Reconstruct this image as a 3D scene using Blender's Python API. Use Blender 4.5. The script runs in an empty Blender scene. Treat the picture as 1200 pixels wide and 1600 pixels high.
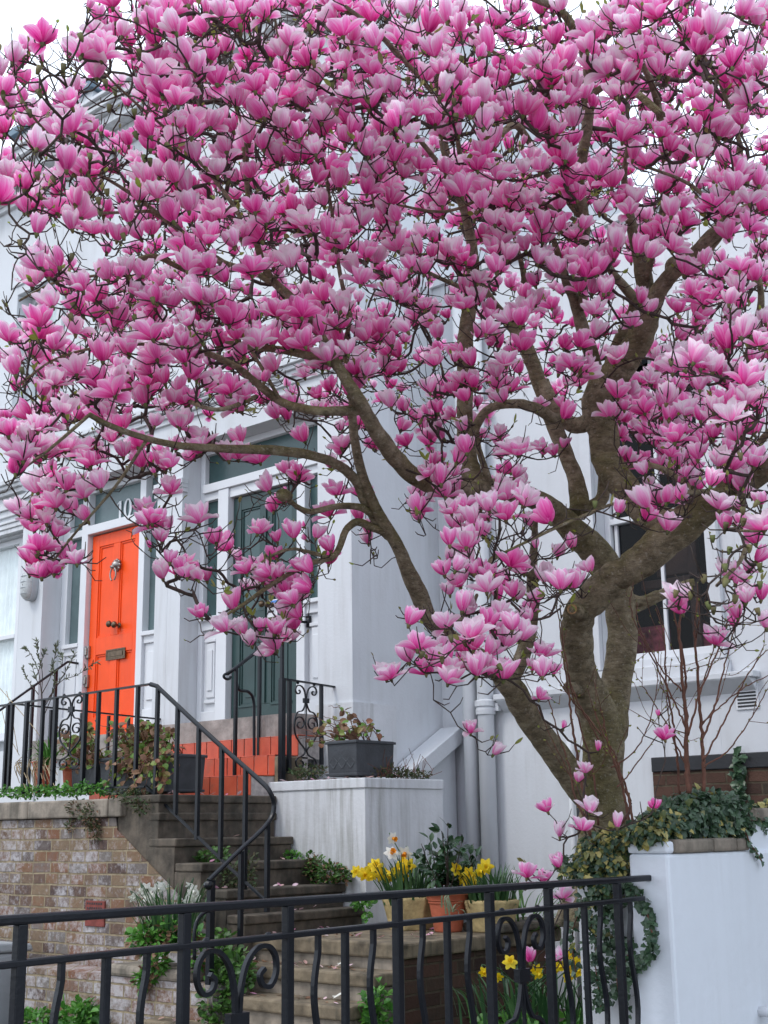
import bpy, bmesh, math, random
import numpy as np
from mathutils import Vector, Matrix, Euler
R = math.radians
random.seed(7); RNG = np.random.default_rng(11)
S = bpy.context.scene

# ------------------------------------------------------------------ camera
FPX, PITCH, ROLL, YAW = 2062.5, R(13.584), R(-.770), R(41.924)
EYE = np.array([0, 0, 1.6])
_d = np.array([-math.sin(YAW)*math.cos(PITCH), math.cos(YAW)*math.cos(PITCH), math.sin(PITCH)])
_r0 = np.array([math.cos(YAW), math.sin(YAW), 0.]); _u0 = np.cross(_r0, _d)
_r = math.cos(ROLL)*_r0+math.sin(ROLL)*_u0; _u = -math.sin(ROLL)*_r0+math.cos(ROLL)*_u0
def P(x, y, ax, c):                      # photo point -> world point on the plane axis=c
    v = _d*FPX+_r*(x-600)+_u*(800-y)
    return EYE+v*((c-EYE[ax])/v[ax])
def PD(x, y, dep):                       # photo point -> world point at a depth in metres
    v = _d*FPX+_r*(x-600)+_u*(800-y)
    return EYE+v*(dep/FPX)
cam = bpy.data.cameras.new('camera'); co = bpy.data.objects.new('camera', cam); S.collection.objects.link(co)
M3 = Matrix(((_r[0], _u[0], -_d[0]), (_r[1], _u[1], -_d[1]), (_r[2], _u[2], -_d[2])))
co.matrix_world = Matrix.Translation(EYE) @ M3.to_4x4()
cam.sensor_fit = 'VERTICAL'; cam.sensor_height = 36; cam.lens = FPX/1600*36; cam.clip_end = 500; cam.clip_start = .05
S.camera = co

# ------------------------------------------------------------------ sky, sun, exposure
SUN_EL, SUN_AZ = R(52), R(200)           # azimuth clockwise from +Y
W = bpy.data.worlds.new('World'); S.world = W; W.use_nodes = True
nt = W.node_tree; bg = nt.nodes['Background']
sk = nt.nodes.new('ShaderNodeTexSky'); sk.sky_type = 'NISHITA'; sk.sun_disc = False
sk.sun_elevation = SUN_EL; sk.sun_rotation = SUN_AZ; sk.dust_density = 3; sk.air_density = 1.0; sk.ozone_density = 1.2
tc = nt.nodes.new('ShaderNodeTexCoord'); no = nt.nodes.new('ShaderNodeTexNoise'); no.inputs['Scale'].default_value = 2.2; no.inputs['Detail'].default_value = 6
nt.links.new(tc.outputs['Generated'], no.inputs['Vector'])
rp = nt.nodes.new('ShaderNodeValToRGB'); rp.color_ramp.elements[0].position = .36; rp.color_ramp.elements[1].position = .56
rp.color_ramp.elements[0].color = (.45, .45, .45, 1)
nt.links.new(no.outputs['Fac'], rp.inputs['Fac'])
mx = nt.nodes.new('ShaderNodeMixRGB'); mx.inputs['Color2'].default_value = (7.2, 8.0, 9.2, 1)
nt.links.new(rp.outputs['Color'], mx.inputs['Fac']); nt.links.new(sk.outputs['Color'], mx.inputs['Color1'])
nt.links.new(mx.outputs['Color'], bg.inputs['Color']); bg.inputs['Strength'].default_value = .135
sl = bpy.data.lights.new('sun', 'SUN'); sl.energy = .80; sl.angle = R(14); sl.color = (1, .955, .90)
so = bpy.data.objects.new('sun', sl); S.collection.objects.link(so)
sd = Vector((math.sin(SUN_AZ)*math.cos(SUN_EL), math.cos(SUN_AZ)*math.cos(SUN_EL), math.sin(SUN_EL)))
so.rotation_euler = sd.to_track_quat('Z', 'Y').to_euler(); so.location = (0, -4, 20)
S.view_settings.view_transform = 'Standard'; S.view_settings.look = 'None'; S.view_settings.exposure = .68; S.view_settings.gamma = 1
S.render.engine = 'CYCLES'; S.cycles.max_bounces = 8; S.cycles.use_denoising = True

# ------------------------------------------------------------------ materials
def mk(name):
    m = bpy.data.materials.new(name); m.use_nodes = True; t = m.node_tree
    return m, t, t.nodes['Principled BSDF']
def nd(t, ty, **kw):
    n = t.nodes.new('ShaderNode'+ty)
    for k, v in kw.items(): setattr(n, k, v)
    return n
def ramp(t, stops):
    n = nd(t, 'ValToRGB'); e = n.color_ramp.elements
    while len(e) < len(stops): e.new(.5)
    for i, (p, c) in enumerate(stops):
        e[i].position = p; e[i].color = (*c, 1) if len(c) == 3 else c
    return n
def noise(t, vec, scale, detail=4, rough=.55):
    n = nd(t, 'TexNoise'); n.inputs['Scale'].default_value = scale; n.inputs['Detail'].default_value = detail; n.inputs['Roughness'].default_value = rough
    if vec is not None: t.links.new(vec, n.inputs['Vector'])
    return n
def mapped(t, vec, sc):
    n = nd(t, 'Mapping'); n.inputs['Scale'].default_value = sc; t.links.new(vec, n.inputs['Vector']); return n.outputs['Vector']
def mixc(t, fac, a, b, mode='MIX'):
    n = nd(t, 'MixRGB', blend_type=mode)
    for k, v in (('Fac', fac), ('Color1', a), ('Color2', b)):
        if hasattr(v, 'node'): t.links.new(v, n.inputs[k])
        elif k == 'Fac': n.inputs[k].default_value = v
        else: n.inputs[k].default_value = (*v, 1)
    return n.outputs['Color']
def bump(t, b, h, strength, dist=.01):
    n = nd(t, 'Bump'); n.inputs['Strength'].default_value = strength; n.inputs['Distance'].default_value = dist
    t.links.new(h, n.inputs['Height']); t.links.new(n.outputs['Normal'], b.inputs['Normal'])
def plain(name, col, rough=.5, var=.12, scale=8, bs=.15, metal=0, bscale=60, streak=False, stain=None, spec=.4):
    m, t, b = mk(name); g = nd(t, 'NewGeometry').outputs['Position']
    n = noise(t, g, scale)
    r = ramp(t, [(.3, tuple(c*(1-var) for c in col)), (.7, tuple(min(1, c*(1+var)) for c in col))]); t.links.new(n.outputs['Fac'], r.inputs['Fac'])
    c = r.outputs['Color']
    if streak:
        n2 = noise(t, mapped(t, g, (9, 9, .7)), 1.6, 6, .6); r2 = ramp(t, [(.44, (0, 0, 0)), (.66, (1, 1, 1))]); t.links.new(n2.outputs['Fac'], r2.inputs['Fac'])
        n3 = noise(t, g, 1.1, 3); r3 = ramp(t, [(.42, (.06, .06, .06)), (.62, (.75, .75, .75))]); t.links.new(n3.outputs['Fac'], r3.inputs['Fac'])
        f = mixc(t, 1, r2.outputs['Color'], r3.outputs['Color'], 'MULTIPLY')
        c = mixc(t, f, c, stain or tuple(x*.62 for x in col))
    t.links.new(c, b.inputs['Base Color']); b.inputs['Roughness'].default_value = rough; b.inputs['Metallic'].default_value = metal
    b.inputs['Specular IOR Level'].default_value = spec
    if bs: bump(t, b, noise(t, g, bscale, 5).outputs['Fac'], bs)
    return m
def brick(name, cols, mortar, white=.5, rot=(0, 0, 0), sc=1.0):
    m, t, b = mk(name); g = nd(t, 'NewGeometry').outputs['Position']; s = nd(t, 'SeparateXYZ'); t.links.new(g, s.inputs[0])
    a = nd(t, 'Math', operation='ADD'); t.links.new(s.outputs['X'], a.inputs[0]); t.links.new(s.outputs['Y'], a.inputs[1])
    cb = nd(t, 'CombineXYZ'); t.links.new(a.outputs[0], cb.inputs['X']); t.links.new(s.outputs['Z'], cb.inputs['Y'])
    w = noise(t, cb.outputs[0], 3.5, 3); wv = mixc(t, .018, cb.outputs[0], w.outputs['Color'], 'ADD')
    br = nd(t, 'TexBrick'); t.links.new(wv, br.inputs['Vector']); br.inputs['Scale'].default_value = sc
    br.inputs['Brick Width'].default_value = .225; br.inputs['Row Height'].default_value = .079; br.inputs['Mortar Size'].default_value = .0075
    br.inputs['Mortar Smooth'].default_value = .35; br.offset = .5; br.squash = .7; br.squash_frequency = 2
    br.inputs['Color1'].default_value = (0, 0, 0, 1); br.inputs['Color2'].default_value = (1, 1, 1, 1); br.inputs['Mortar'].default_value = (.5, .5, .5, 1)
    r = ramp(t, [((i+.5)/len(cols), c) for i, c in enumerate(cols)]); r.color_ramp.interpolation = 'LINEAR'
    n0 = noise(t, g, 22, 5, .65); v0 = mixc(t, .30, br.outputs['Color'], n0.outputs['Fac'])
    t.links.new(v0, r.inputs['Fac'])
    n1 = noise(t, g, 1.5, 7, .72); n2 = noise(t, g, 34, 4, .7)
    am = nd(t, 'Math', operation='MULTIPLY_ADD'); t.links.new(n2.outputs['Fac'], am.inputs[0]); am.inputs[1].default_value = .45; t.links.new(n1.outputs['Fac'], am.inputs[2])
    rw = ramp(t, [(.95-white*.32, (0, 0, 0)), (1.10-white*.32, (.80, .80, .80))]) ; t.links.new(am.outputs[0], rw.inputs['Fac'])
    c = mixc(t, rw.outputs['Color'], r.outputs['Color'], (.47, .45, .46))
    nm = noise(t, g, 14, 4); mc = ramp(t, [(.35, tuple(x*.6 for x in mortar)), (.65, mortar)]); t.links.new(nm.outputs['Fac'], mc.inputs['Fac'])
    c = mixc(t, br.outputs['Fac'], c, mc.outputs['Color'])
    t.links.new(c, b.inputs['Base Color']); b.inputs['Roughness'].default_value = .9; b.inputs['Specular IOR Level'].default_value = .2
    iv = nd(t, 'Math', operation='MULTIPLY_ADD'); t.links.new(br.outputs['Fac'], iv.inputs[0]); iv.inputs[1].default_value = -1; t.links.new(n0.outputs['Fac'], iv.inputs[2])
    bump(t, b, iv.outputs[0], .7, .012)
    return m
def tiles(name):
    m, t, b = mk(name); g = nd(t, 'NewGeometry').outputs['Position']; s = nd(t, 'SeparateXYZ'); t.links.new(g, s.inputs[0])
    n = noise(t, g, 9, 5); r = ramp(t, [(.3, (.44, .065, .03)), (.7, (.60, .115, .055))]); t.links.new(n.outputs['Fac'], r.inputs['Fac'])
    n2 = noise(t, g, 4.5, 7, .7); r2 = ramp(t, [(.52, (0, 0, 0)), (.72, (.75, .75, .75))]); t.links.new(n2.outputs['Fac'], r2.inputs['Fac'])
    t.links.new(mixc(t, r2.outputs['Color'], r.outputs['Color'], (.20, .075, .05)), b.inputs['Base Color']); b.inputs['Roughness'].default_value = .45
    bump(t, b, noise(t, g, 40).outputs['Fac'], .1); return m
def leafmat(name, cols, rough=.4, trans=.25):
    m, t, b = mk(name); at = nd(t, 'Attribute', attribute_name='rnd'); r = ramp(t, [((i+.5)/len(cols), c) for i, c in enumerate(cols)])
    t.links.new(at.outputs['Fac'], r.inputs['Fac']); t.links.new(r.outputs['Color'], b.inputs['Base Color']); b.inputs['Roughness'].default_value = rough
    tr = nd(t, 'BsdfTranslucent'); t.links.new(r.outputs['Color'], tr.inputs['Color']); ms = nd(t, 'MixShader'); ms.inputs[0].default_value = trans
    t.links.new(b.outputs[0], ms.inputs[1]); t.links.new(tr.outputs[0], ms.inputs[2]); t.links.new(ms.outputs[0], t.nodes['Material Output'].inputs[0]); return m
def glassmat(name, tint=(.75, .85, .85), clear=.8):
    m, t, b = mk(name); tr = nd(t, 'BsdfTransparent'); tr.inputs[0].default_value = (*tint, 1); gl = nd(t, 'BsdfGlossy'); gl.inputs['Roughness'].default_value = .03
    fr = nd(t, 'LayerWeight'); pw = nd(t, 'Math', operation='POWER'); t.links.new(fr.outputs['Facing'], pw.inputs[0]); pw.inputs[1].default_value = 4.; ma = nd(t, 'Math', operation='MULTIPLY_ADD'); t.links.new(pw.outputs[0], ma.inputs[0]); ma.inputs[1].default_value = .85; ma.inputs[2].default_value = .015+1-clear
    ms = nd(t, 'MixShader'); t.links.new(ma.outputs[0], ms.inputs[0]); t.links.new(tr.outputs[0], ms.inputs[1]); t.links.new(gl.outputs[0], ms.inputs[2])
    t.links.new(ms.outputs[0], t.nodes['Material Output'].inputs[0]); return m
MT = dict(
 stucco=plain('white_stucco', (.58, .60, .625), .75, .045, 1.6, .18, bscale=38, streak=True, stain=(.48, .49, .50)),
 stucco_b=plain('white_stucco_stained', (.60, .615, .635), .8, .07, 3, .25, bscale=35, streak=True, stain=(.27, .27, .25)),
 trim=plain('white_gloss_paint', (.64, .655, .68), .4, .03, 4, .05),
 wallwhite=plain('white_masonry_paint', (.70, .745, .80), .7, .04, 1.2, .3, bscale=18, streak=True, stain=(.63, .67, .71)),
 orange=plain('orange_paint', (.86, .082, .008), .42, .07, 4, .10, bscale=18, spec=.3, streak=True, stain=(.74, .062, .008)),
 green=plain('dark_green_paint', (.022, .05, .048), .32, .12, 5, .08, bscale=25),
 iron=plain('black_iron_paint', (.008, .010, .014), .30, .2, 12, .10, bscale=70, spec=.32),
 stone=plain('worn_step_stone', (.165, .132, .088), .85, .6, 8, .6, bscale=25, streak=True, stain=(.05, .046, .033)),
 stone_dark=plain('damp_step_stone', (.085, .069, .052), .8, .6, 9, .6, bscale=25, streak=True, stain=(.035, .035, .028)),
 stone_pale=plain('pale_threshold_stone', (.29, .26, .24), .85, .35, 9, .5, bscale=40, streak=True, stain=(.12, .1, .09)),
 coping=plain('weathered_coping_stone', (.24, .205, .165), .9, .4, 8, .6, bscale=30, streak=True, stain=(.08, .075, .06)),
 buff=plain('buff_cast_stone', (.40, .31, .15), .9, .35, 16, .6, bscale=55),
 terra=plain('terracotta', (.44, .115, .06), .75, .18, 12, .25, bscale=50),
 lead=plain('lead_grey_planter', (.055, .06, .068), .5, .25, 9, .25, bscale=40, metal=.2),
 slate=plain('roof_slate', (.11, .12, .135), .7, .3, 6, .4),
 leadroof=plain('roof_lead', (.13, .19, .24), .6, .15, 6, .2),
 brass=plain('aged_brass', (.12, .085, .055), .35, .3, 40, .2, metal=.8),
 steel=plain('aged_steel', (.32, .30, .28), .35, .25, 40, .2, metal=.8),
 lampglass=plain('ribbed_lamp_glass', (.42, .44, .44), .2, .15, 60, .3),
 grey=plain('grey_metal', (.36, .39, .41), .45, .08, 6, .1),
 rubber=plain('black_rubber', (.012, .012, .013), .7, .2, 20, .2),
 soil=plain('dark_soil', (.035, .027, .02), .95, .5, 25, .9, bscale=40),
 pave=plain('grey_paving', (.20, .19, .18), .9, .25, 4, .4),
 curtain=plain('pale_curtain', (.86, .90, .90), .9, .1, 6, .1),
 wood=plain('dark_brown_wood', (.09, .045, .03), .5, .3, 10, .2),
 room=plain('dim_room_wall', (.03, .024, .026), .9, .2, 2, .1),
 pinkroom=plain('red_patterned_cloth', (.32, .07, .09), .9, .6, 18, .1),
 paper=plain('white_paper', (.8, .8, .82), .7, .02, 4, 0),
 ink=plain('dark_ink', (.03, .03, .04), .7, .02, 4, 0),
 blueprint=plain('blue_print', (.1, .25, .6), .7, .02, 4, 0),
 brick=brick('old_stock_brick', [(.050, .038, .042), (.13, .085, .065), (.20, .145, .095), (.18, .085, .05), (.17, .15, .135), (.085, .06, .058)], (.32, .26, .17), .88),
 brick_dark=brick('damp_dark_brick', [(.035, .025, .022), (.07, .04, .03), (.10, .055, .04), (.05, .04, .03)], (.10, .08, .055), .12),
 redvent=plain('red_air_brick', (.19, .045, .035), .8, .25, 25, .3),
 black=plain('black_bitumen_paint', (.016, .017, .02), .5, .2, 8, .2),
 tile=tiles('red_quarry_tile'), grout=plain('cement_grout', (.42, .38, .36), .9, .25, 30, .3),
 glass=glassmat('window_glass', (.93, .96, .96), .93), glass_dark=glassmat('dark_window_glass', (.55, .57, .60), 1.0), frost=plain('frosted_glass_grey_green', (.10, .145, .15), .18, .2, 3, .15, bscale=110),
 frost_green=plain('dark_glass_green', (.045, .085, .085), .15, .2, 3, .1, bscale=110),
)
def barkmat():
    m, t, b = mk('magnolia_bark'); g = nd(t, 'NewGeometry').outputs['Position']
    n1 = noise(t, g, 13, 7, .7); r = ramp(t, [(.30, (.15, .118, .076)), (.5, (.29, .235, .155)), (.68, (.46, .39, .28))]); t.links.new(n1.outputs['Fac'], r.inputs['Fac'])
    n2 = noise(t, g, 3.2, 5, .6); r2 = ramp(t, [(.42, (0, 0, 0)), (.68, (.8, .8, .8))]); sn = nd(t, 'SeparateXYZ'); t.links.new(nd(t, 'NewGeometry').outputs['Normal'], sn.inputs[0]); mo = nd(t, 'Math', operation='MULTIPLY_ADD'); t.links.new(sn.outputs['Z'], mo.inputs[0]); mo.inputs[1].default_value = .14; t.links.new(n2.outputs['Fac'], mo.inputs[2]); t.links.new(mo.outputs[0], r2.inputs['Fac'])
    c = mixc(t, r2.outputs['Color'], r.outputs['Color'], (.19, .17, .06))
    n3 = noise(t, g, 70, 4, .65); r3 = ramp(t, [(.58, (0, 0, 0)), (.66, (.65, .65, .65))]); t.links.new(n3.outputs['Fac'], r3.inputs['Fac'])
    c = mixc(t, r3.outputs['Color'], c, (.48, .44, .36))
    t.links.new(c, b.inputs['Base Color']); b.inputs['Roughness'].default_value = .85; b.inputs['Specular IOR Level'].default_value = .25
    n4 = noise(t, mapped(t, g, (1, 1, 2.8)), 22, 8, .78); r4 = ramp(t, [(.36, (.52, .50, .48)), (.48, (.98, .98, .98)), (.60, (1.2, 1.2, 1.17))]); t.links.new(n4.outputs['Fac'], r4.inputs['Fac']); c = mixc(t, 1, c, r4.outputs['Color'], 'MULTIPLY'); t.links.new(c, b.inputs['Base Color']); bump(t, b, n4.outputs['Fac'], 1.0, .03); return m  # wrinkle shading painted into the bark colour, from the same noise as the bump
def twigmat(name, a, bcol):
    return plain(name, a, .8, .45, 40, .3, bscale=120)
MT['bark'] = barkmat(); MT['twig'] = plain('dark_twig_bark', (.050, .034, .027), .8, .4, 30, .3, bscale=120)
MT['redstem'] = plain('reddish_stem_bark', (.13, .055, .035), .7, .3, 25, .3, bscale=90)
MT['cut'] = plain('sawn_wood', (.30, .18, .08), .8, .35, 30, .3)
def petalmat():
    m, t, b = mk('magnolia_petal'); uv = nd(t, 'UVMap', uv_map='UVMap').outputs['UV']; s = nd(t, 'SeparateXYZ'); t.links.new(uv, s.inputs[0])
    rnd = nd(t, 'Attribute', attribute_name='rnd').outputs['Fac']
    def mth(op, a, c, d=None):
        n = nd(t, 'Math', operation=op)
        for i, v in enumerate((a, c, d)):
            if v is None: continue
            if hasattr(v, 'node'): t.links.new(v, n.inputs[i])
            else: n.inputs[i].default_value = v
        return n.outputs[0]
    au = mth('ABSOLUTE', mth('MULTIPLY_ADD', s.outputs['X'], 2, -1), 0)
    cbn = nd(t, 'CombineXYZ'); t.links.new(mth('MULTIPLY', s.outputs['X'], 15), cbn.inputs[0]); t.links.new(mth('MULTIPLY', s.outputs['Y'], 1.3), cbn.inputs[1]); t.links.new(mth('MULTIPLY', rnd, 40), cbn.inputs[2])
    vein = noise(t, cbn.outputs[0], 1, 3).outputs['Fac']
    k = mth('MULTIPLY_ADD', mth('POWER', s.outputs['Y'], 1.15), .66, mth('MULTIPLY', mth('POWER', au, 1.6), .40))
    k = mth('ADD', k, mth('MULTIPLY_ADD', vein, .70, -.29)); k = mth('ADD', k, mth('MULTIPLY_ADD', rnd, .40, -.15))
    ro = ramp(t, [(.0, (.68, .014, .24)), (.18, (.92, .06, .40)), (.42, (.98, .20, .57)), (.66, (.98, .46, .74)), (.90, (.98, .84, .91))]); t.links.new(k, ro.inputs['Fac'])
    ri = ramp(t, [(.0, (.72, .22, .45)), (.3, (.90, .58, .73)), (.75, (.95, .86, .90))]); t.links.new(k, ri.inputs['Fac'])
    bf = nd(t, 'NewGeometry').outputs['Backfacing']; c = mixc(t, bf, ro.outputs['Color'], ri.outputs['Color'])
    t.links.new(c, b.inputs['Base Color']); b.inputs['Roughness'].default_value = .5; b.inputs['Specular IOR Level'].default_value = .25
    tr = nd(t, 'BsdfTranslucent'); t.links.new(c, tr.inputs['Color']); ms = nd(t, 'MixShader'); ms.inputs[0].default_value = .42
    t.links.new(b.outputs[0], ms.inputs[1]); t.links.new(tr.outputs[0], ms.inputs[2]); t.links.new(ms.outputs[0], t.nodes['Material Output'].inputs[0])
    bump(t, b, vein, .25, .004); return m
MT['petal'] = petalmat()
MT['calyx'] = leafmat('bud_scale', [(.10, .09, .035), (.16, .13, .05), (.12, .14, .04)], .7, .1)
MT['youngleaf'] = leafmat('fresh_bud_leaf', [(.20, .22, .035), (.26, .33, .05), (.16, .13, .05), (.30, .30, .09)], .5, .35)
MT['ivy'] = leafmat('ivy_leaf', [(.03, .065, .03), (.05, .105, .05), (.085, .14, .08), (.04, .08, .05)], .38, .12)
MT['variegated'] = leafmat('variegated_ivy_leaf', [(.09, .12, .03), (.42, .36, .10), (.50, .44, .16), (.05, .08, .03)], .45, .2)
MT['camellia'] = leafmat('glossy_dark_leaf', [(.012, .036, .014), (.022, .058, .022), (.04, .085, .034)], .22, .08)
MT['weed'] = leafmat('fresh_weed_leaf', [(.04, .11, .02), (.07, .17, .03), (.10, .22, .04), (.06, .12, .035)], .45, .25)
MT['brightweed'] = leafmat('bright_green_leaf', [(.05, .17, .025), (.085, .25, .035), (.12, .30, .05)], .4, .3)
MT['fern'] = leafmat('mossy_fern_leaf', [(.05, .06, .02), (.05, .09, .025), (.10, .06, .03), (.04, .08, .025)], .6, .2)
MT['olive'] = leafmat('olive_leaf', [(.07, .085, .04), (.10, .12, .06), (.05, .06, .03)], .5, .2)
MT['pelarg'] = leafmat('pelargonium_leaf', [(.09, .20, .025), (.14, .25, .04), (.20, .24, .05), (.24, .10, .05)], .5, .25)
MT['deadleaf'] = leafmat('dead_leaf', [(.20, .11, .06), (.26, .16, .10), (.14, .07, .04)], .8, .15)
MT['blade'] = leafmat('daffodil_blade', [(.022, .065, .024), (.04, .10, .036), (.065, .15, .05)], .4, .2)
MT['palegrass'] = leafmat('pale_strap_leaf', [(.18, .22, .13), (.12, .17, .08), (.25, .27, .18)], .5, .25)
MT['straw'] = leafmat('dry_straw', [(.42, .33, .20), (.30, .22, .13)], .8, .15)
MT['yellow'] = leafmat('daffodil_yellow', [(.88, .66, .02), (.90, .72, .04), (.86, .58, .01)], .5, .25)
MT['orangecup'] = leafmat('daffodil_orange', [(.80, .25, .01), (.78, .30, .01)], .5, .2)
MT['whitepetal'] = leafmat('daffodil_white', [(.80, .80, .72), (.82, .82, .76)], .5, .25)

# ------------------------------------------------------------------ mesh builder and tagging
class MB:
    def __init__(s): s.v = []; s.f = []; s.r = []; s.uv = None
    def n(s): return len(s.v)
    def add(s, vs, fs, r=0.):
        k = len(s.v); s.v += [tuple(map(float, q)) for q in vs]; s.f += [tuple(i+k for i in f) for f in fs]; s.r += [r]*len(vs); return s
    def box(s, x0, x1, y0, y1, z0, z1):
        x0, x1 = min(x0, x1), max(x0, x1); y0, y1 = min(y0, y1), max(y0, y1); z0, z1 = min(z0, z1), max(z0, z1)
        return s.add([(x0, y0, z0), (x1, y0, z0), (x1, y1, z0), (x0, y1, z0), (x0, y0, z1), (x1, y0, z1), (x1, y1, z1), (x0, y1, z1)],
                     [(3, 2, 1, 0), (4, 5, 6, 7), (0, 1, 5, 4), (1, 2, 6, 5), (2, 3, 7, 6), (3, 0, 4, 7)])
    def prism(s, poly, ax, a0, a1):           # polygon in the two other axes, extruded along ax
        o = [i for i in range(3) if i != ax]; n = len(poly); vs = []
        for c in (a0, a1):
            for p in poly:
                q = [0, 0, 0]; q[ax] = c; q[o[0]] = p[0]; q[o[1]] = p[1]; vs.append(q)
        area = sum(poly[i][0]*poly[(i+1) % n][1]-poly[(i+1) % n][0]*poly[i][1] for i in range(n))
        fl = (area > 0) ^ (ax == 1) ^ (a1 < a0)
        fs = [tuple(range(n))[::-1], tuple(range(n, 2*n))]+[(i, (i+1) % n, n+(i+1) % n, n+i) for i in range(n)]
        if not fl: fs = [f[::-1] for f in fs]
        return s.add(vs, fs)
    def tube(s, pts, rad, n=8, cap=True, flat=None, rnd=0.):
        pts = np.asarray(pts, float); m = len(pts); rad = np.broadcast_to(np.asarray(rad, float), (m,))
        tg = np.gradient(pts, axis=0); tg /= np.linalg.norm(tg, axis=1)[:, None]+1e-12
        a = np.array([0, 0, 1.]) if abs(tg[0][2]) < .9 else np.array([1., 0, 0])
        nr = np.cross(tg[0], a); nr /= np.linalg.norm(nr); vs = []
        ang = np.arange(n)*2*math.pi/n
        for i in range(m):
            nr = nr-tg[i]*(nr@tg[i]); nr /= np.linalg.norm(nr)+1e-12; bn = np.cross(tg[i], nr)
            e1, e2 = nr*rad[i], bn*rad[i]*(flat or 1)
            vs += list(pts[i]+np.cos(ang)[:, None]*e1+np.sin(ang)[:, None]*e2)
        fs = [(i*n+j, i*n+(j+1) % n, (i+1)*n+(j+1) % n, (i+1)*n+j) for i in range(m-1) for j in range(n)]
        if cap: fs += [tuple(range(n))[::-1], tuple(range((m-1)*n, m*n))]
        return s.add(vs, fs, rnd)
    def bar(s, p, q, w, h=None):               # square bar between two points
        p, q = np.asarray(p, float), np.asarray(q, float); h = h or w; t = q-p; t /= np.linalg.norm(t)
        a = np.array([0, 0, 1.]) if abs(t[2]) < .95 else np.array([0, 1., 0])
        e1 = np.cross(t, a); e1 /= np.linalg.norm(e1); e2 = np.cross(e1, t)
        vs = [c+e1*w/2*i+e2*h/2*j for c in (p, q) for i, j in ((-1, -1), (1, -1), (1, 1), (-1, 1))]
        return s.add(vs, [(3, 2, 1, 0), (4, 5, 6, 7), (0, 1, 5, 4), (1, 2, 6, 5), (2, 3, 7, 6), (3, 0, 4, 7)][::1])
    def ribbon(s, pts, ax, w, t):              # rectangular strip bent in a plane: w across the plane's normal (axis ax), t in plane
        pts = np.asarray(pts, float); m = len(pts); tg = np.gradient(pts, axis=0); tg /= np.linalg.norm(tg, axis=1)[:, None]+1e-12
        N = np.zeros(3); N[ax] = 1; vs = []
        for i in range(m):
            e = np.cross(N, tg[i]); e /= np.linalg.norm(e)+1e-12
            vs += [pts[i]+N*w/2*a+e*t/2*b for a, b in ((-1, -1), (1, -1), (1, 1), (-1, 1))]
        fs = [(i*4+j, i*4+(j+1) % 4, i*4+4+(j+1) % 4, i*4+4+j) for i in range(m-1) for j in range(4)]+[(3, 2, 1, 0), tuple(range(m*4-4, m*4))]
        return s.add(vs, fs)
    def lathe(s, c, prof, n=24, sq=1., ax=2, closed=True):
        vs = []; o = [i for i in range(3) if i != ax]
        for r_, h in prof:
            for k in range(n):
                a = 2*math.pi*k/n; q = [0, 0, 0]; q[ax] = c[ax]+h; q[o[0]] = c[o[0]]+r_*math.cos(a); q[o[1]] = c[o[1]]+r_*math.sin(a)*sq; vs.append(q)
        m = len(prof); fs = [(i*n+j, i*n+(j+1) % n, (i+1)*n+(j+1) % n, (i+1)*n+j) for i in range(m-1) for j in range(n)]
        if closed: fs += [tuple(range(n))[::-1], tuple(range((m-1)*n, m*n))]
        return s.add(vs, fs)
    def leaf(s, p, d, nrm, L, w, rnd, fold=.25, curl=.15, shape='oval'):
        p, d, nrm = (np.asarray(q, float) for q in (p, d, nrm)); d = d/np.linalg.norm(d); sd = np.cross(d, nrm); sd /= np.linalg.norm(sd)+1e-9; up = np.cross(sd, d)
        if shape == 'oval': pr = [(0, .0), (.25, .38), (.55, .5), (.82, .3), (1, .0)]
        elif shape == 'ivy': pr = [(0, .12), (.12, .52), (.42, .34), (.62, .36), (1, .0)]
        else: pr = [(0, .35), (.4, .5), (.75, .4), (1, .0)]
        vs = []; 
        for (a, b) in pr:
            c = p+d*L*a-up*curl*L*a*a
            vs += [c, c+sd*w*b+up*fold*w*b, c-sd*w*b+up*fold*w*b]
        fs = []
        for i in range(len(pr)-1):
            k = 3*i; fs += [(k, k+3, k+4, k+1), (k, k+2, k+5, k+3)]
        return s.add(vs, fs, rnd)
    def build(s, name, mat, parent=None, smooth=False, bevel=0):
        me = bpy.data.meshes.new(name); me.from_pydata(s.v, [], s.f); me.update()
        a = me.attributes.new('rnd', 'FLOAT', 'POINT'); a.data.foreach_set('value', np.array(s.r, dtype=np.float32))
        me.materials.append(mat if not isinstance(mat, str) else MT[mat])
        if smooth: me.polygons.foreach_set('use_smooth', [True]*len(me.polygons))
        o = bpy.data.objects.new(name, me); S.collection.objects.link(o)
        if parent is not None:
            o.parent = parent; bpy_off(o, parent)
        if bevel:
            b = o.modifiers.new('bevel', 'BEVEL'); b.width = bevel; b.segments = 2; b.limit_method = 'ANGLE'; b.angle_limit = R(40)
        return o
ABS = {}
def absloc(o):
    v = Vector((0, 0, 0))
    while o is not None: v = v+o.location; o = o.parent
    return v
def bpy_off(o, parent): o.location = -absloc(parent)      # geometry is written in world coordinates
def tag(o, label, cat, group=None, kind=None):
    if label: o['label'] = label
    if cat: o['category'] = cat
    if group: o['group'] = group
    if kind: o['kind'] = kind
    return o
def thing(name, loc, label, cat, group=None):
    o = bpy.data.objects.new(name, None); S.collection.objects.link(o); o.location = loc; o.empty_display_size = .1
    return tag(o, label, cat, group)
def struct(name, mb, mat, **k):
    o = mb.build(name, mat, **k); o['kind'] = 'structure'; return o
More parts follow.
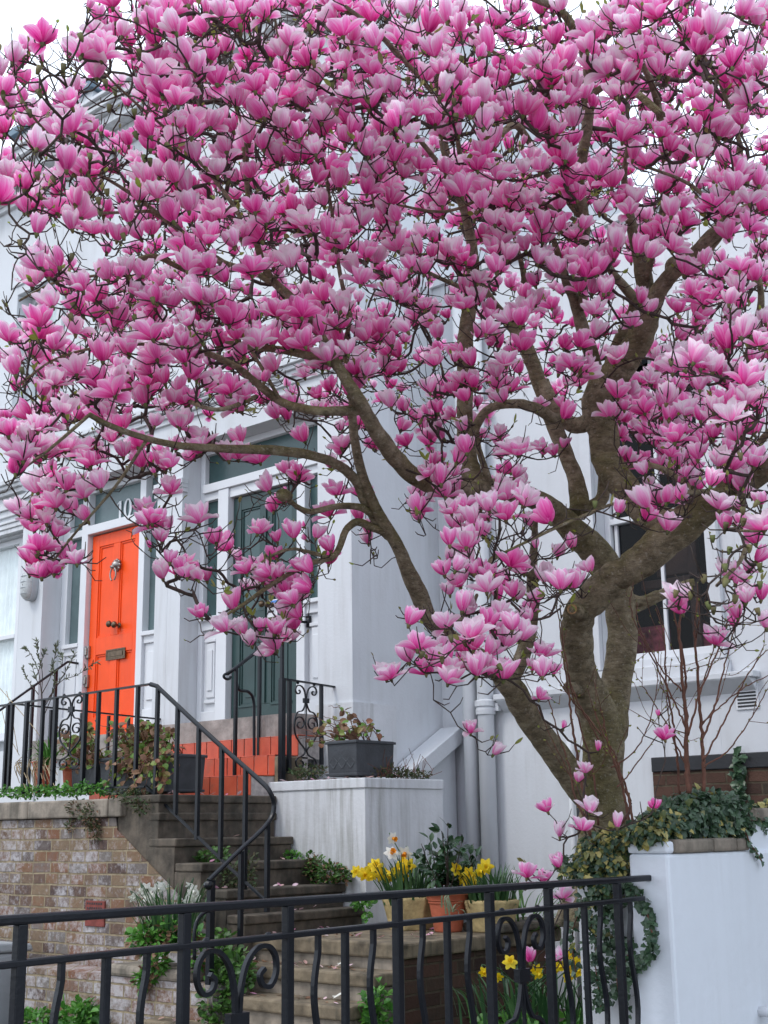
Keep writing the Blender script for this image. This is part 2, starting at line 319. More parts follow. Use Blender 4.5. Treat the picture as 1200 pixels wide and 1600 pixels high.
def crom(pts, n):                             # Catmull-Rom through points (any width), n samples per span
    p = np.asarray(pts, float); p = np.vstack([2*p[0]-p[1], p, 2*p[-1]-p[-2]]); out = []
    for i in range(1, len(p)-2):
        t = np.linspace(0, 1, n, endpoint=False)[:, None]
        out.append(.5*((2*p[i])+(-p[i-1]+p[i+1])*t+(2*p[i-1]-5*p[i]+4*p[i+1]-p[i+2])*t*t+(-p[i-1]+3*p[i]-3*p[i+1]+p[i+2])*t**3))
    return np.vstack(out+[p[-2][None]])
def rv(s=1.): return RNG.normal(size=3)*s
def unit(v): v = np.asarray(v, float); return v/(np.linalg.norm(v)+1e-12)

# ------------------------------------------------------------------ setting: ground
g = MB().box(-60, 60, -60, 80, -.3, 0); struct('ground', g, 'pave')
g = MB().box(-14, -3.12, -2, 8.45, .004, .32); struct('garden_soil', g, 'soil')
# ------------------------------------------------------------------ houses
YF, YD, YW = 7.42, 7.68, 8.5
def wallpart(name, boxes, mat, parent):
    m = MB()
    for b in boxes: m.box(*b)
    return m.build(name, mat, parent)
def mould(m, x0, x1, y, z0, steps):           # stacked stepped moulding along x, projecting toward -Y
    z = z0
    for h, pr in steps: m.box(x0, x1, y-pr, y+.05, z, z+h-.001); z += h
def panel_door(x0, x1, z0, z1, y, mat, parent, rails, stile=.11, mid=.10, thick=.045, glass_top=None, lock=.0):
    """stiles, rails, raised mouldings and sunk panels in one mesh; rails: list of (z0,z1) of the rails"""
    m = MB(); xm = (x0+x1)/2; gl = MB()
    m.box(x0, x0+stile, y, y+thick, z0, z1); m.box(x1-stile, x1, y, y+thick, z0, z1)
    for a, b in rails: m.box(x0+stile+.0005, x1-stile-.0005, y+.0005, y+thick, a, b)
    for i in range(len(rails)-1):
        a, b = rails[i][1], rails[i+1][0]
        m.box(xm-mid/2, xm+mid/2, y+.001, y+thick, a+.0005, b-.0005)
        for u0, u1 in ((x0+stile, xm-mid/2), (xm+mid/2, x1-stile)):
            t = .018
            fr = [(u0+.001, u0+t, a+.001, b-.001), (u1-t, u1-.001, a+.001, b-.001), (u0+t, u1-t, a+.001, a+t), (u0+t, u1-t, b-t, b-.001)]
            for q in fr: m.box(q[0], q[1], y+.010, y+.03, q[2], q[3])
            if glass_top and i >= glass_top: gl.box(u0+t, u1-t, y+.022, y+.03, a+t, b-t)
            else:
                m.box(u0+t, u1-t, y+.020, y+.034, a+t, b-t)
                if mat == 'green':
                    k = .05; m.box(u0+t+k, u1-t-k, y+.012, y+.021, a+t+k, b-t-k)
                    m.box(u0-.004, u1+.004, y-.010, y-.0005, b-.004, b+.016); m.box(u0-.004, u1+.004, y-.010, y-.0005, a-.016, a+.004)
    o = m.build('door', mat, parent, bevel=.003)
    if glass_top: gl.build('glass_panel', 'frost_green', o)
    return o
def sash(x0, x1, z0, z1, y, parent, mid=None, bars=(), curtain=None, name='window', w=.05, top_bars=None, glass='glass'):
    m = MB(); m.box(x0, x0+w, y, y+.08, z0, z1); m.box(x1-w, x1, y, y+.08, z0, z1)
    m.box(x0+w, x1-w, y+.001, y+.08, z0, z0+w*1.3); m.box(x0+w, x1-w, y+.001, y+.08, z1-w, z1)
    if mid: m.box(x0+w, x1-w, y-.004, y+.079, mid-.022, mid+.022)
    f = m.build(name, 'trim', parent, bevel=.004)
    gb = MB().add([(x0+w-.005, y+.048, z0+w), (x1-w+.005, y+.048, z0+w), (x1-w+.005, y+.048, z1-w*.8), (x0+w-.005, y+.048, z1-w*.8)], [(0, 1, 2, 3)]); gb.build('pane', glass, f)
    bb = MB()
    for bx in bars: bb.box(bx-.013, bx+.013, y+.03, y+.06, z0+w*1.3, (mid or z1-w)-.023)
    for bx in (top_bars if top_bars is not None else bars):
        if mid: bb.box(bx-.013, bx+.013, y+.03, y+.06, mid+.023, z1-w)
    if bb.v: bb.build('glazing_bar', 'trim', f)
    if curtain:
        c = MB(); n = 40; xs = np.linspace(x0+w, x1-w, n)
        for i in range(n-1):
            ya, yb = y+.095+.012*math.sin(i*1.9), y+.095+.012*math.sin((i+1)*1.9)
            c.add([(xs[i], ya, z0), (xs[i+1], yb, z0), (xs[i+1], yb, z1), (xs[i], ya, z1)], [(0, 1, 2, 3)])
        c.build('curtain', curtain, f)
    return f
ZE = 8.48                                    # eaves
# --- left house ---------------------------------------------------------
hl = thing('terraced_house', (-13, YF, 0), 'white stucco house at the far left with bulkhead lamp, big sash window and heavy ledge', 'house')
wx0, wx1, wz0, wz1 = -12.98, -11.90, 2.55, 4.66
ux0, ux1, uz0, uz1 = -11.98, -11.22, 6.05, 7.36
XB = -11.10
wallpart('wall', [(-17, -13.05, YF, YF+.3, 0, ZE), (-13.05, -11.66, YF, YF+.3, 0, wz0-.12), (-11.66, XB-.001-.15, YF-.02, YF+.3, 0, 5.02), (-13.05, -11.66, YF+.0, YF+.3, 4.82, 5.02), (-13.05, -13.02, YF, YF+.3, wz0-.12, 4.82),
     (-13.05, ux0-.001, YF, YF+.3, 5.02, ZE), (ux0, ux1, YF, YF+.3, 5.02, uz0), (ux0, ux1, YF, YF+.3, uz1, ZE), (-17, XB-.6, YF+.3, 12, 0, ZE)], 'stucco', hl)
wallpart('recess_head', [(-13.02, -11.66, YF+.06, YF+.3, wz1+.001, 4.82)], 'stucco', hl)
m = MB(); mould(m, -16, -11.60, YF, 4.86, [(.07, .03), (.05, .06), (.09, .05), (.05, .10), (.04, .14), (.05, .17)]); mould(m, -16, -11.64, YF, 4.68, [(.05, .02), (.05, .035), (.03, .05)])
m.build('ledge', 'stucco_b', hl, bevel=.006)
m = MB(); mould(m, -11.70, -11.23, YF-.02, 4.80, [(.05, .02), (.04, .05), (.10, .03), (.05, .06)]); m.build('pilaster_cap', 'stucco', hl, bevel=.005)
sash(wx0, wx1, wz0, wz1, YF+.13, hl, mid=3.62, curtain='curtain', w=.06)
m = MB(); fw = .10
m.box(ux0-fw, ux0, YF-.04, YF+.02, uz0-.03, uz1+fw); m.box(ux1, ux1+fw, YF-.04, YF+.02, uz0-.03, uz1+fw); m.box(ux0+.001, ux1-.001, YF-.04, YF+.02, uz1+.001, uz1+fw)
m.box(ux0-fw-.03, ux1+fw+.03, YF-.06, YF+.02, uz1+fw+.001, uz1+fw+.04); m.box(ux0-.14, ux1+.14, YF-.09, YF+.02, uz0-.10, uz0-.031)
m.build('window_surround', 'stucco', hl, bevel=.006)
sash(ux0+.001, ux1-.001, uz0+.001, uz1-.001, YF+.14, hl, mid=6.7, curtain='curtain')
# --- number ten ---------------------------------------------------------
ht = thing('terraced_house', (-10.4, YF, 0), 'white stucco house with the orange front door at number 10', 'house')
RX0, RX1, RZ0, RZ1 = -11.25, -9.48, 2.42, 5.02
wallpart('wall', [(XB-.149, RX0-.001, YF+.001, YF+.3, 0, .5), (RX1, -9.301, YF, YF+.34, 0, ZE), (RX0, RX1-.001, YF, YF+.34, 0, RZ0-.12), (ux1+.001, RX1-.001, YF+.001, YF+.34, RZ1, ZE), (-11.2, -9.301, YF+.36, 12, 0, ZE)], 'stucco', ht)
m = MB(); mould(m, -11.0, -9.32, YF, 5.30, [(.05, .03), (.05, .06), (.04, .09), (.05, .12)]); mould(m, RX1-.03, -9.10, YF, 4.62, [(.04, .02), (.04, .04), (.05, .03)]); m.build('string_course', 'stucco', ht, bevel=.005)
YT = YD-.03
dx0, dx1 = -10.79, -9.985; dz0, dz1 = 2.50, 4.50
wallpart('threshold', [(RX0+.002, RX1-.002, YF-.06, YD+.08, RZ0-.119, dz0-.006)], 'stone_pale', ht)
m = MB(); yf0, yf1 = YT-.035, YT+.06
m.box(RX0+.001, RX0+.10, yf0, yf1, dz0, RZ1-.001); m.box(RX1-.10, RX1-.001, yf0, yf1, dz0, RZ1-.001)
m.box(dx0-.115, dx0-.012, yf0-.02, yf1, dz0, RZ1-.001); m.box(dx1+.012, dx1+.10, yf0-.02, yf1, dz0, RZ1-.001)
m.box(dx0-.012, dx1+.012, yf0-.03, yf1, dz1+.012, dz1+.10)
for a, b in ((RX0+.10, dx0-.115), (dx1+.10, RX1-.10)):
    m.box(a, b, yf0, yf1, dz1+.02, dz1+.09); m.box(a, b, yf0, yf1, dz0, 2.72); m.box(a, b, yf0, yf1, 3.33, 3.43); m.box(a, b, yf0+.02, yf1-.01, 2.72, 3.33); m.box(a+.05, b-.05, yf0+.005, yf0+.03, 2.80, 3.25); m.box(a-.01, b+.01, yf0-.03, yf1, 3.40, 3.44)
m.box(RX0+.1, RX1-.1, yf0, yf1, RZ1-.08, RZ1-.001)
fr = m.build('door_frame', 'trim', ht, bevel=.005)
MB().box(RX0+.09, dx0-.10, YT+.02, YT+.03, 3.40, dz1+.05).build('sidelight', 'frost', ht); MB().box(dx1+.09, RX1-.09, YT+.02, YT+.03, 3.40, dz1+.05).build('sidelight', 'frost', ht)
fl = MB().box(RX0+.09, RX1-.09, YT+.022, YT+.032, dz1+.08, RZ1-.05).build('fanlight', 'frost', ht)
# house number 10 in white serif figures
def digits(parent, cx, cz, h, y, mat):
    m = MB(); w = h*.17
    def ring(cx, rx, rz, ix, iz, n=28):
        vs = []
        for k in range(n):
            a = 2*math.pi*k/n; c, s_ = math.cos(a), math.sin(a)
            vs += [(cx+rx*c, y, cz+rz*s_), (cx+ix*c, y, cz+iz*s_), (cx+rx*c, y+.006, cz+rz*s_), (cx+ix*c, y+.006, cz+iz*s_)]
        fs = []
        for k in range(n):
            a, b = 4*k, 4*((k+1) % n); fs += [(a, a+1, b+1, b), (a+2, b+2, b+3, a+3), (a, b, b+2, a+2), (a+1, a+3, b+3, b+1)]
        m.add(vs, fs)
    x = cx-h*.36
    m.box(x-w/2, x+w/2, y, y+.006, cz-h/2, cz+h/2); m.box(x-w*1.3, x+w*1.3, y, y+.006, cz-h/2-.001, cz-h/2+h*.06)
    m.prism([(x-w/2, cz+h*.5), (x-w*1.5, cz+h*.36), (x-w*1.5, cz+h*.30), (x-w/2, cz+h*.40)], 1, y, y+.006)
    ring(cx+h*.30, h*.33, h*.52, h*.16, h*.46)
    return m.build('house_number', mat, parent)
q = P(193, 795, 1, YT); digits(fl, q[0], q[2], .185, YT+.008, 'trim')
door = panel_door(dx0, dx1, dz0, dz1, YT, 'orange', ht, [(dz0, dz0+.20), (3.30, 3.47), (dz1-.12, dz1)], stile=.115, mid=.105)
for i, (px, py) in enumerate(((174.5, 975.5), (182.5, 976.5))):
    q = P(px, py, 1, YT-.03); m = MB(); m.lathe((q[0], YT, q[2]), [(.026, 0), (.026, -.006), (.011, -.010), (.011, -.035), (.024, -.045), (.033, -.06), (.030, -.075), (.018, -.085), (.002, -.088)], 20, ax=1); m.build('door_knob', 'brass', door, smooth=True)
q = P(181, 1022, 1, YT); m = MB(); lx, lz = q[0], q[2]
m.box(lx-.15, lx+.15, YT-.008, YT-.001, lz-.052, lz-.036); m.box(lx-.15, lx+.15, YT-.008, YT-.001, lz+.036, lz+.052); m.box(lx-.15, lx-.134, YT-.008, YT-.001, lz-.036, lz+.036); m.box(lx+.134, lx+.15, YT-.008, YT-.001, lz-.036, lz+.036); m.box(lx-.134, lx+.134, YT-.004, YT-.0005, lz-.036, lz+.036); m.box(lx-.11, lx+.11, YT-.009, YT-.004, lz-.02, lz+.024)
m.build('letter_plate', 'brass', door, bevel=.002)
q = P(183.5, 888, 1, YT); m = MB(); kx, kz = q[0], q[2]+.03
m.lathe((kx, YT, kz), [(.052, 0), (.052, -.012), (.046, -.03), (.034, -.046), (.016, -.058), (.002, -.060)], 18, ax=1)
for a in range(9):
    an = a*2*math.pi/9; m.lathe((kx+.05*math.cos(an), YT, kz+.05*math.sin(an)), [(.016, 0), (.015, -.018), (.006, -.026)], 8, ax=1)
m.box(kx-.02, kx+.02, YT-.075, YT-.04, kz-.035, kz-.012)
rg = [(kx+.045*math.sin(t)*(1 if abs(t) > .9 else 1), YT-.05, kz-.03-.065*(1-math.cos(t))) for t in np.linspace(-2.7, 2.7, 25)]; m.tube(rg, .008, 8)
m.build('lion_knocker', 'steel', door, smooth=True)
for py in (1017, 1062):
    q = P(143.5, py, 1, YT); m = MB(); m.box(dx0-.03, dx0+.035, YT-.03, YT-.001, q[2]-.07, q[2]+.05); m.box(dx0-.012, dx0+.02, YT-.045, YT-.03, q[2]-.04, q[2]+.03); m.build('door_lock', 'steel', door, bevel=.004)
# --- number twelve side ---------------------------------------------------
hg = thing('terraced_house', (-8.2, YF, 0), 'white stucco house with the dark green front door and a plain side wall', 'house')
GX0, GX1, GZ0, GZ1, XS = -9.12, -7.39, 2.42, 5.05, -7.013
wallpart('wall', [(-9.299, GX0, YF, YF+.34, 0, ZE), (GX1, XS, YF, YW-.001, 0, ZE), (GX0+.001, GX1-.001, YF, YF+.34, GZ1, ZE), (GX0+.001, GX1-.001, YF+.001, YF+.34, 0, GZ0-.12), (-9.299, GX1-.001, YF+.36, 12, 0, ZE), (GX1, XS, YW, 12, 0, ZE)], 'stucco', hg)
wallpart('plinth', [(GX1+.002, XS+.03, YF-.03, YF+.47, 0, 2.565)], 'stucco_b', hg)
m = MB(); mould(m, -9.32, XS-.003, YF, 5.30, [(.05, .03), (.05, .06), (.04, .09), (.05, .12)]); m.build('string_course', 'stucco', hg, bevel=.005)
gx0, gx1 = -8.70, -7.845; gz0, gz1 = 2.50, 4.52
wallpart('threshold', [(GX0+.002, GX1-.002, YF-.30, YD+.08, 2.28, gz0-.006)], 'stone_pale', hg)
m = MB(); yf0, yf1 = YD-.05, YD+.06
sl0, sl1 = GX0+.06, gx0-.15
m.box(GX0+.001, sl0, yf0, yf1, gz0, GZ1-.001); m.box(sl1, gx0-.012, yf0-.02, yf1, gz0, gz1+.10)
m.box(gx1+.012, gx1+.11, yf0-.02, yf1, gz0, gz1+.10); m.box(GX1-.08, GX1-.001, yf0, yf1, gz0, GZ1-.001)
m.box(GX0+.06, GX1-.08, yf0-.03, yf1, gz1+.101, gz1+.18); m.box(gx0-.012, gx1+.012, yf0, yf1, gz1+.012, gz1+.10); m.box(GX0+.06, GX1-.08, yf0, yf1, GZ1-.06, GZ1-.001)
for a, b in ((sl0, sl1), (gx1+.11, GX1-.08)):
    m.box(a, b, yf0, yf1, gz1+.03, gz1+.10); m.box(a, b, yf0, yf1, gz0, 2.64); m.box(a, b, yf0-.001, yf1, 3.36, 3.46); m.box(a, b, yf0+.03, yf1-.01, 2.64, 3.36)
    if b-a > .12:
        m.box(a+.05, b-.05, yf0+.012, yf0+.031, 2.76, 3.24); m.box(a+.07, b-.07, yf0, yf0+.013, 2.82, 3.18)
        m.box(a+.03, b-.03, yf0+.004, yf0+.03, 3.25, 3.28); m.box(a+.03, b-.03, yf0+.004, yf0+.03, 2.71, 2.74); m.box(a-.02, b+.02, yf0-.04, yf1, 3.44, 3.475)
m.build('door_frame', 'trim', hg, bevel=.005)
MB().box(sl0-.01, sl1+.01, YD+.0, YD+.01, 3.42, gz1+.06).build('sidelight', 'frost_green', hg); MB().box(gx1+.10, GX1-.07, YD, YD+.01, 3.42, gz1+.06).build('sidelight', 'frost_green', hg)
MB().box(GX0+.05, GX1-.07, YD, YD+.01, gz1+.15, GZ1-.03).build('fanlight', 'frost_green', hg)
door = panel_door(gx0, gx1, gz0, gz1, YD-.01, 'green', hg, [(gz0, gz0+.16), (3.28, 3.46), (gz1-.12, gz1)], stile=.10, mid=.15, glass_top=1)
MB().box((gx0+gx1)/2-.006, (gx0+gx1)/2+.006, YD-.022, YD-.0105, gz0+.17, gz1-.13).build('centre_bead', 'green', door)
for px, py in ((412.5, 944), (422, 944)):
    q = P(px, py, 1, YD-.04); m = MB(); m.lathe((q[0], YD-.01, q[2]), [(.022, 0), (.022, -.006), (.010, -.010), (.010, -.03), (.022, -.04), (.031, -.055), (.028, -.07), (.016, -.08), (.002, -.082)], 18, ax=1); m.build('door_knob', 'brass', door, smooth=True)
q = P(411, 976, 1, YD); m = MB(); lx, lz = q[0], q[2]
m.box(lx-.05, lx+.22, YD-.02, YD-.011, lz-.05, lz-.035); m.box(lx-.05, lx+.22, YD-.02, YD-.011, lz+.035, lz+.05); m.box(lx-.05, lx-.035, YD-.02, YD-.011, lz-.035, lz+.035); m.box(lx+.205, lx+.22, YD-.02, YD-.011, lz-.035, lz+.035); m.box(lx-.035, lx+.205, YD-.016, YD-.0105, lz-.035, lz+.035)
m.build('letter_plate', 'brass', door, bevel=.002)
# --- eaves, roofs and dormers
for own, a, b in ((hl, -17, -11.101), (ht, -11.1, -9.301), (hg, -9.3, XS-.003)):
    m = MB(); mould(m, a, b, YF, ZE-.0, [(.06, .05), (.08, .12), (.10, .26), (.05, .32), (.09, .36), (.04, .40)])
    if own is hg:
        for i, (h, pr) in enumerate([(.06, .05), (.08, .12), (.10, .26), (.05, .32), (.09, .36), (.04, .40)]): pass
    m.build('cornice', 'stucco_b', own, bevel=.006)
    m = MB(); m.prism([(YF-.3, ZE+.43), (YF+4.6, ZE+1.3), (YF+4.6, ZE+.42), (YF-.3, ZE+.42)], 0, a, b if own is not hg else -7.4); m.build('roof', 'slate', own)
    if own is hg:
        MB().box(-7.399, XS, YF+.02, 12, ZE+.0005, ZE+.75).build('gable_parapet', 'stucco', own)
q = P(145, 128, 1, 7.55); dm = MB().box(q[0]-1.5, q[0], 7.55, 10.6, ZE+.4, q[2]-.10); d1 = dm.build('dormer', 'stucco', hl)
MB().box(q[0]-1.58, q[0]+.05, 7.49, 10.6, q[2]-.099, q[2]).build('dormer_roof', 'leadroof', d1, bevel=.01)
MB().box(q[0]+.001, q[0]+.02, 7.75, 10.4, ZE+.5, q[2]-.22).build('dormer_cheek', 'leadroof', d1)
q = P(380, 22, 1, 7.55); dm = MB().box(q[0]-1.3, q[0], 7.55, 10.6, ZE+.4, q[2]-.06); d2 = dm.build('dormer', 'stucco', hg)
MB().box(q[0]-1.38, q[0]+.05, 7.49, 10.6, q[2]-.059, q[2]).build('dormer_roof', 'leadroof', d2, bevel=.01)
MB().box(q[0]+.001, q[0]+.02, 7.62, 10.4, ZE+.5, q[2]-.1).build('dormer_cheek', 'leadroof', d2)
# --- set-back wing on the right ----------------------------------------------
hw = thing('house_wing', (-4, YW, 0), 'set-back white wing with an arched dark sash window, downpipes and a dark brick base', 'house')
VX0, VX1, VZ0, VZ1 = -5.42, -4.50, 2.80, 4.98
BZ0, BZ1 = 1.985, 2.09
wallpart('wall', [(XS+.001, VX0, YW, YW+.3, BZ1-2.0, 6.3), (VX1, 6, YW, YW+.3, BZ1, 6.3), (VX0+.001, VX1-.001, YW, YW+.3, BZ1, VZ0), (VX0+.001, -5.051, YW, YW+.3, 0, BZ1-.0005), (VX0+.001, VX1-.001, YW, YW+.3, VZ1+.25, 6.3), (XS+.001, 6, YW+1.6, YW+1.9, 0, 6.3)], 'stucco', hw)
m = MB(); n = 20; xc = (VX0+VX1)/2; hw_ = (VX1-VX0)/2
arc = [(xc+hw_*math.cos(t), VZ1-.02+.24*math.sin(t)) for t in np.linspace(0, math.pi, n)]
for i in range(n-1):
    (xa, za), (xb, zb) = arc[i], arc[i+1]
    m.prism([(xb, zb), (xa, za), (xa, VZ1+.2495), (xb, VZ1+.2495)], 1, YW+.001, YW+.3)
m.build('arch_head', 'stucco', hw)
m = MB(); pa = [(xc+(hw_+.02)*math.cos(t), YW-.02, VZ1-.02+.26*math.sin(t)) for t in np.linspace(-.02, math.pi+.02, 30)]; m.ribbon(pa, 1, .06, .09)
m.box(VX0-.10, VX0-.005, YW-.05, YW-.001, VZ0-.05, VZ1-.03); m.box(VX1+.005, VX1+.10, YW-.05, YW-.001, VZ0-.05, VZ1-.03); m.build('window_surround', 'stucco', hw, bevel=.006)
b1, b2 = P(961, 830, 1, YW+.12)[0], P(1030, 830, 1, YW+.12)[0]; mz = P(962, 815, 1, YW+.1)[2]
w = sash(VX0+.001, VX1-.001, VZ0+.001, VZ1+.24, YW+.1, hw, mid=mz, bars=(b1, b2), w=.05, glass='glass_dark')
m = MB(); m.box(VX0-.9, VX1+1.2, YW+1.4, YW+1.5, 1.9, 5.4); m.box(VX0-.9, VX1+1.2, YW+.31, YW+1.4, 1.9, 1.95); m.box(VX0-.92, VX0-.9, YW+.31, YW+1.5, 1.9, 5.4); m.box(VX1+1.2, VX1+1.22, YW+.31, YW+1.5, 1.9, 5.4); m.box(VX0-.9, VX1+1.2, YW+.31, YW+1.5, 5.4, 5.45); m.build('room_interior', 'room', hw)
m = MB(); m.box(VX0-.1, VX0+.30, YW+.42, YW+.52, 2.75, 3.12); m.box(VX1-.40, VX1+.1, YW+.44, YW+.6, 2.75, 3.08); m.build('cushions_on_sill', 'pinkroom', w, bevel=.04)
m = MB(); m.box(VX0+.52, VX0+.60, YW+.42, YW+.48, 2.7, 3.75); m.box(VX0+.10, VX0+.85, YW+.42, YW+.48, 3.40, 3.47); m.box(VX0+.2, VX0+.5, YW+.50, YW+.54, 3.5, 3.8); m.build('chair_back', 'wood', w, bevel=.01)
m = MB(); m.box(-6.4, VX1+.33, YW-.11, YW-.001, 2.595, 2.64); m.box(VX0-.05, VX1+.12, YW-.07, YW-.001, 2.641, 2.74); m.prism([(YW-.11, 2.594), (YW-.001, 2.594), (YW-.001, 2.50)], 0, -6.38, VX1+.30); m.build('window_sill', 'stucco', hw, bevel=.006)
MB().box(-5.05, 6, YW-.035, YW+.3, BZ0, BZ1-.001).build('tar_band', 'black', hw, bevel=.006)
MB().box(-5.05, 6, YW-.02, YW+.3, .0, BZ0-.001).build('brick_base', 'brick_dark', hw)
m = MB(); m.prism([(YW+.3, 5.9), (YW+3.6, 6.4), (YW+3.6, 6.3), (YW+.3, 5.8)], 0, XS+.002, 6); m.build('roof', 'slate', hw); MB().box(XS+.002, 6, YW-.04, YW+.34, 6.301, 6.36).build('parapet_coping', 'stucco_b', hw)
q = P(1168, 1090, 1, YW); m = MB(); m.box(q[0]-.085, q[0]+.085, YW-.012, YW-.001, q[2]-.08, q[2]+.08); v = m.build('air_vent', 'trim', hw, bevel=.002)
m = MB()
for i in range(6): m.box(q[0]-.07, q[0]+.07, YW-.0145, YW-.0121, q[2]-.065+i*.023, q[2]-.052+i*.023)
m.build('vent_slots', 'black', v)
# sloping buttress between the white block and the wing
m = MB(); a, b = P(646, 1205, 0, -6.62), P(713, 1160, 1, YW-.02)
m = MB(); m.prism([(7.55, 1.90), (8.46, 2.42), (8.46, 2.28), (7.55, 1.76)], 0, -7.0, -6.78); m.prism([(7.60, 0), (8.47, 0), (8.47, 2.27), (7.60, 1.77)], 0, -7.0, -6.86); m.build('buttress', 'stucco', hw, bevel=.008)
# downpipes
def pipe(name, px, y, r, z0, z1, label, collars, mat='stucco'):
    q = P(px, 1150, 1, y); o = thing(name, (q[0], y, z0), label, 'drainpipe'); m = MB(); m.tube([(q[0], y, z0), (q[0], y, z1)], r, 20); m.build('pipe', mat, o, smooth=True)
    for c in collars:
        k = MB(); k.lathe((q[0], y, c), [(r, -.06), (r+.012, -.055), (r+.014, -.02), (r+.008, 0), (r+.02, .01), (r+.02, .05), (r+.004, .06)], 20); k.box(q[0]-r-.05, q[0]+r+.05, y+r*.2, y+r*.8, c-.03, c+.03); k.build('collar', mat, o, smooth=False)
    return o
pz = P(757, 1106, 1, YW-.08)[2]
pipe('drainpipe', 736, YW-.085, .060, .0, 6.2, 'plain white downpipe in the corner, the left one of the pair', [4.9])
pipe('drainpipe', 760, YW-.085, .066, .0, 6.2, 'white downpipe with a ringed collar, the right one of the pair', [pz, 5.0])
pipe('drainpipe', 889, YW-.06, .022, .3, 2.25, 'thin white waste pipe behind the tree trunk', [2.0])
pipe('drainpipe', 907, YW-.15, .055, .2, 2.0, 'black downpipe half hidden behind the foot of the trunk', [1.4], 'black')
# ------------------------------------------------------------------ walls, steps, tiles
YB, YBK = 5.72, 6.79                         # front and back planes of the upper flight
# brick retaining wall with its coping
bw = thing('brick_wall', (-9, YB, 0), 'old brown brick garden wall with white bloom under the planted landing', 'wall')
cz = [P(x, y, 1, YB)[2] for x, y in ((20, 1255), (150, 1246))]; ZC = sum(cz)/2
xs = [P(230, 1270, 1, YB), P(271, 1310, 1, YB), P(312, 1349, 1, YB), P(351, 1391, 1, YB), P(380, 1431, 1, YB)]
XT = [p[0] for p in xs]; ZT = [p[2] for p in xs]
XT0 = P(246, 1246, 1, YB)[0]
dg0, dg1 = P(183, 1297, 1, YB), P(296, 1417, 1, YB)
sl_ = (dg1[2]-dg0[2])/(dg1[0]-dg0[0]); xr = dg0[0]+(.2-dg0[2])/sl_
m = MB(); m.prism([(-17, 0), (xr, 0), (xr, .2), (dg0[0], dg0[2]), (dg0[0]-.02, ZC-.135), (-17, ZC-.135)], 1, YB, YB+.008); m.box(-17, XT0-.5, YB+.009, YB+.34, 0, ZC-.136); m.build('wall', 'brick', bw)
cx1 = P(196, 1243, 1, YB)[0]
m = MB(); x = -12.0
while x < cx1-.01:
    x2 = min(cx1, x+RNG.uniform(.75, 1.1)); m.box(x, x2-.006, YB-.035+RNG.uniform(-.004, .004), YB+.36, ZC-.13, ZC+RNG.uniform(-.006, .004)); x = x2
m.build('coping', 'coping', bw, bevel=.012)
q = P(150, 1424, 1, YB); vb = MB().box(q[0]-.11, q[0]+.11, YB-.012, YB+.05, q[2]-.10, q[2]+.07).build('air_brick', 'redvent', bw, bevel=.004)
m = MB()
for i in range(7):
    for j in range(3): m.box(q[0]-.09+i*.026, q[0]-.074+i*.026, YB-.0135, YB-.0121, q[2]+.045-j*.03, q[2]+.058-j*.03)
m.build('air_brick_holes', 'black', vb)
# upper flight: five treads falling to the right, stained stone
ss = thing('stone_staircase', (-6.5, 6.2, 0), 'damp worn stone staircase turning from the landing down to the garden', 'staircase')
ZL = 1.86; ZM = .985
XT0 = P(246, 1246, 1, YB)[0]
edges = [(XT0, ZL)]+list(zip(XT, ZT))
def tread(m, x0, x1, y0, y1, z, nose=.014, th=.055, front='x'):
    if front == 'x': m.box(x0, x1+nose, y0, y1, z-th, z)
    else: m.box(x0, x1, y0-nose, y1, z-th, z)
up = MB(); rs = MB()
XEND = XT[-1]+.25
for i, (x, z) in enumerate(edges):
    zl = edges[i+1][1] if i+1 < len(edges) else ZM
    x_prev = edges[i-1][0] if i else x-.45
    tread(up, x_prev+(.0145 if i else 0), x, YB+.006, YBK+.02, z)
    rs.box(x_prev+.0, x-.002-.0005*i, YB+.012+.0007*i, YBK+.01-.0006*i, 0, z-.056)
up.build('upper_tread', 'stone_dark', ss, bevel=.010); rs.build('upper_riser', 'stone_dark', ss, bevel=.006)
MB().box(-12, XT0-.45, YB+.36, YF-.004, 0, ZL-.012).build('landing_floor', 'stone', ss)
MB().box(XT0-.449, XT0-.05, YBK+.02, YF-.004, 0, ZL-.014).build('landing_floor', 'stone', ss)
# middle platform and lower flight toward the street
XR = P(630, 1475, 2, ZM)[0]; YR = P(630, 1475, 2, ZM)[1]; XL = XT[-1]-.02
xl0 = P(412, 1500, 0, XL)[1]
m = MB(); m.box(XL+.002, XR, YR, 7.35, ZM-.085, ZM); pf = m.build('platform_slab', 'stone', ss, bevel=.012)
lt = MB(); lr = MB(); y = YR
lr.box(XL+.01, XR-.03, YR+.03, YR+.3, .3, ZM-.086)
for k in range(1, 6):
    zk = ZM-.147*k; yk = YR-.222*k
    lt.box(XL-.12-.03*k, XR-.015-.004*k, yk, yk+.26, zk-.07, zk); lr.box(XL-.10-.03*k, XR-.04-.004*k, yk+.03, yk+.3, max(.0, zk-.4), zk-.071)
lt.build('lower_tread', 'stone', ss, bevel=.012); lr.build('lower_riser', 'coping', ss, bevel=.006)
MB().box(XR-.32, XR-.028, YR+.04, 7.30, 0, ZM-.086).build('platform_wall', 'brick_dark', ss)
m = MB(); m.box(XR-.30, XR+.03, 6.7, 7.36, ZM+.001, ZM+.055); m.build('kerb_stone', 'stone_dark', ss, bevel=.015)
MB().box(XR-.31, XR-.035, YR-1.3, YR+.038, 0, ZM-.50).build('lower_side_wall', 'brick_dark', ss)
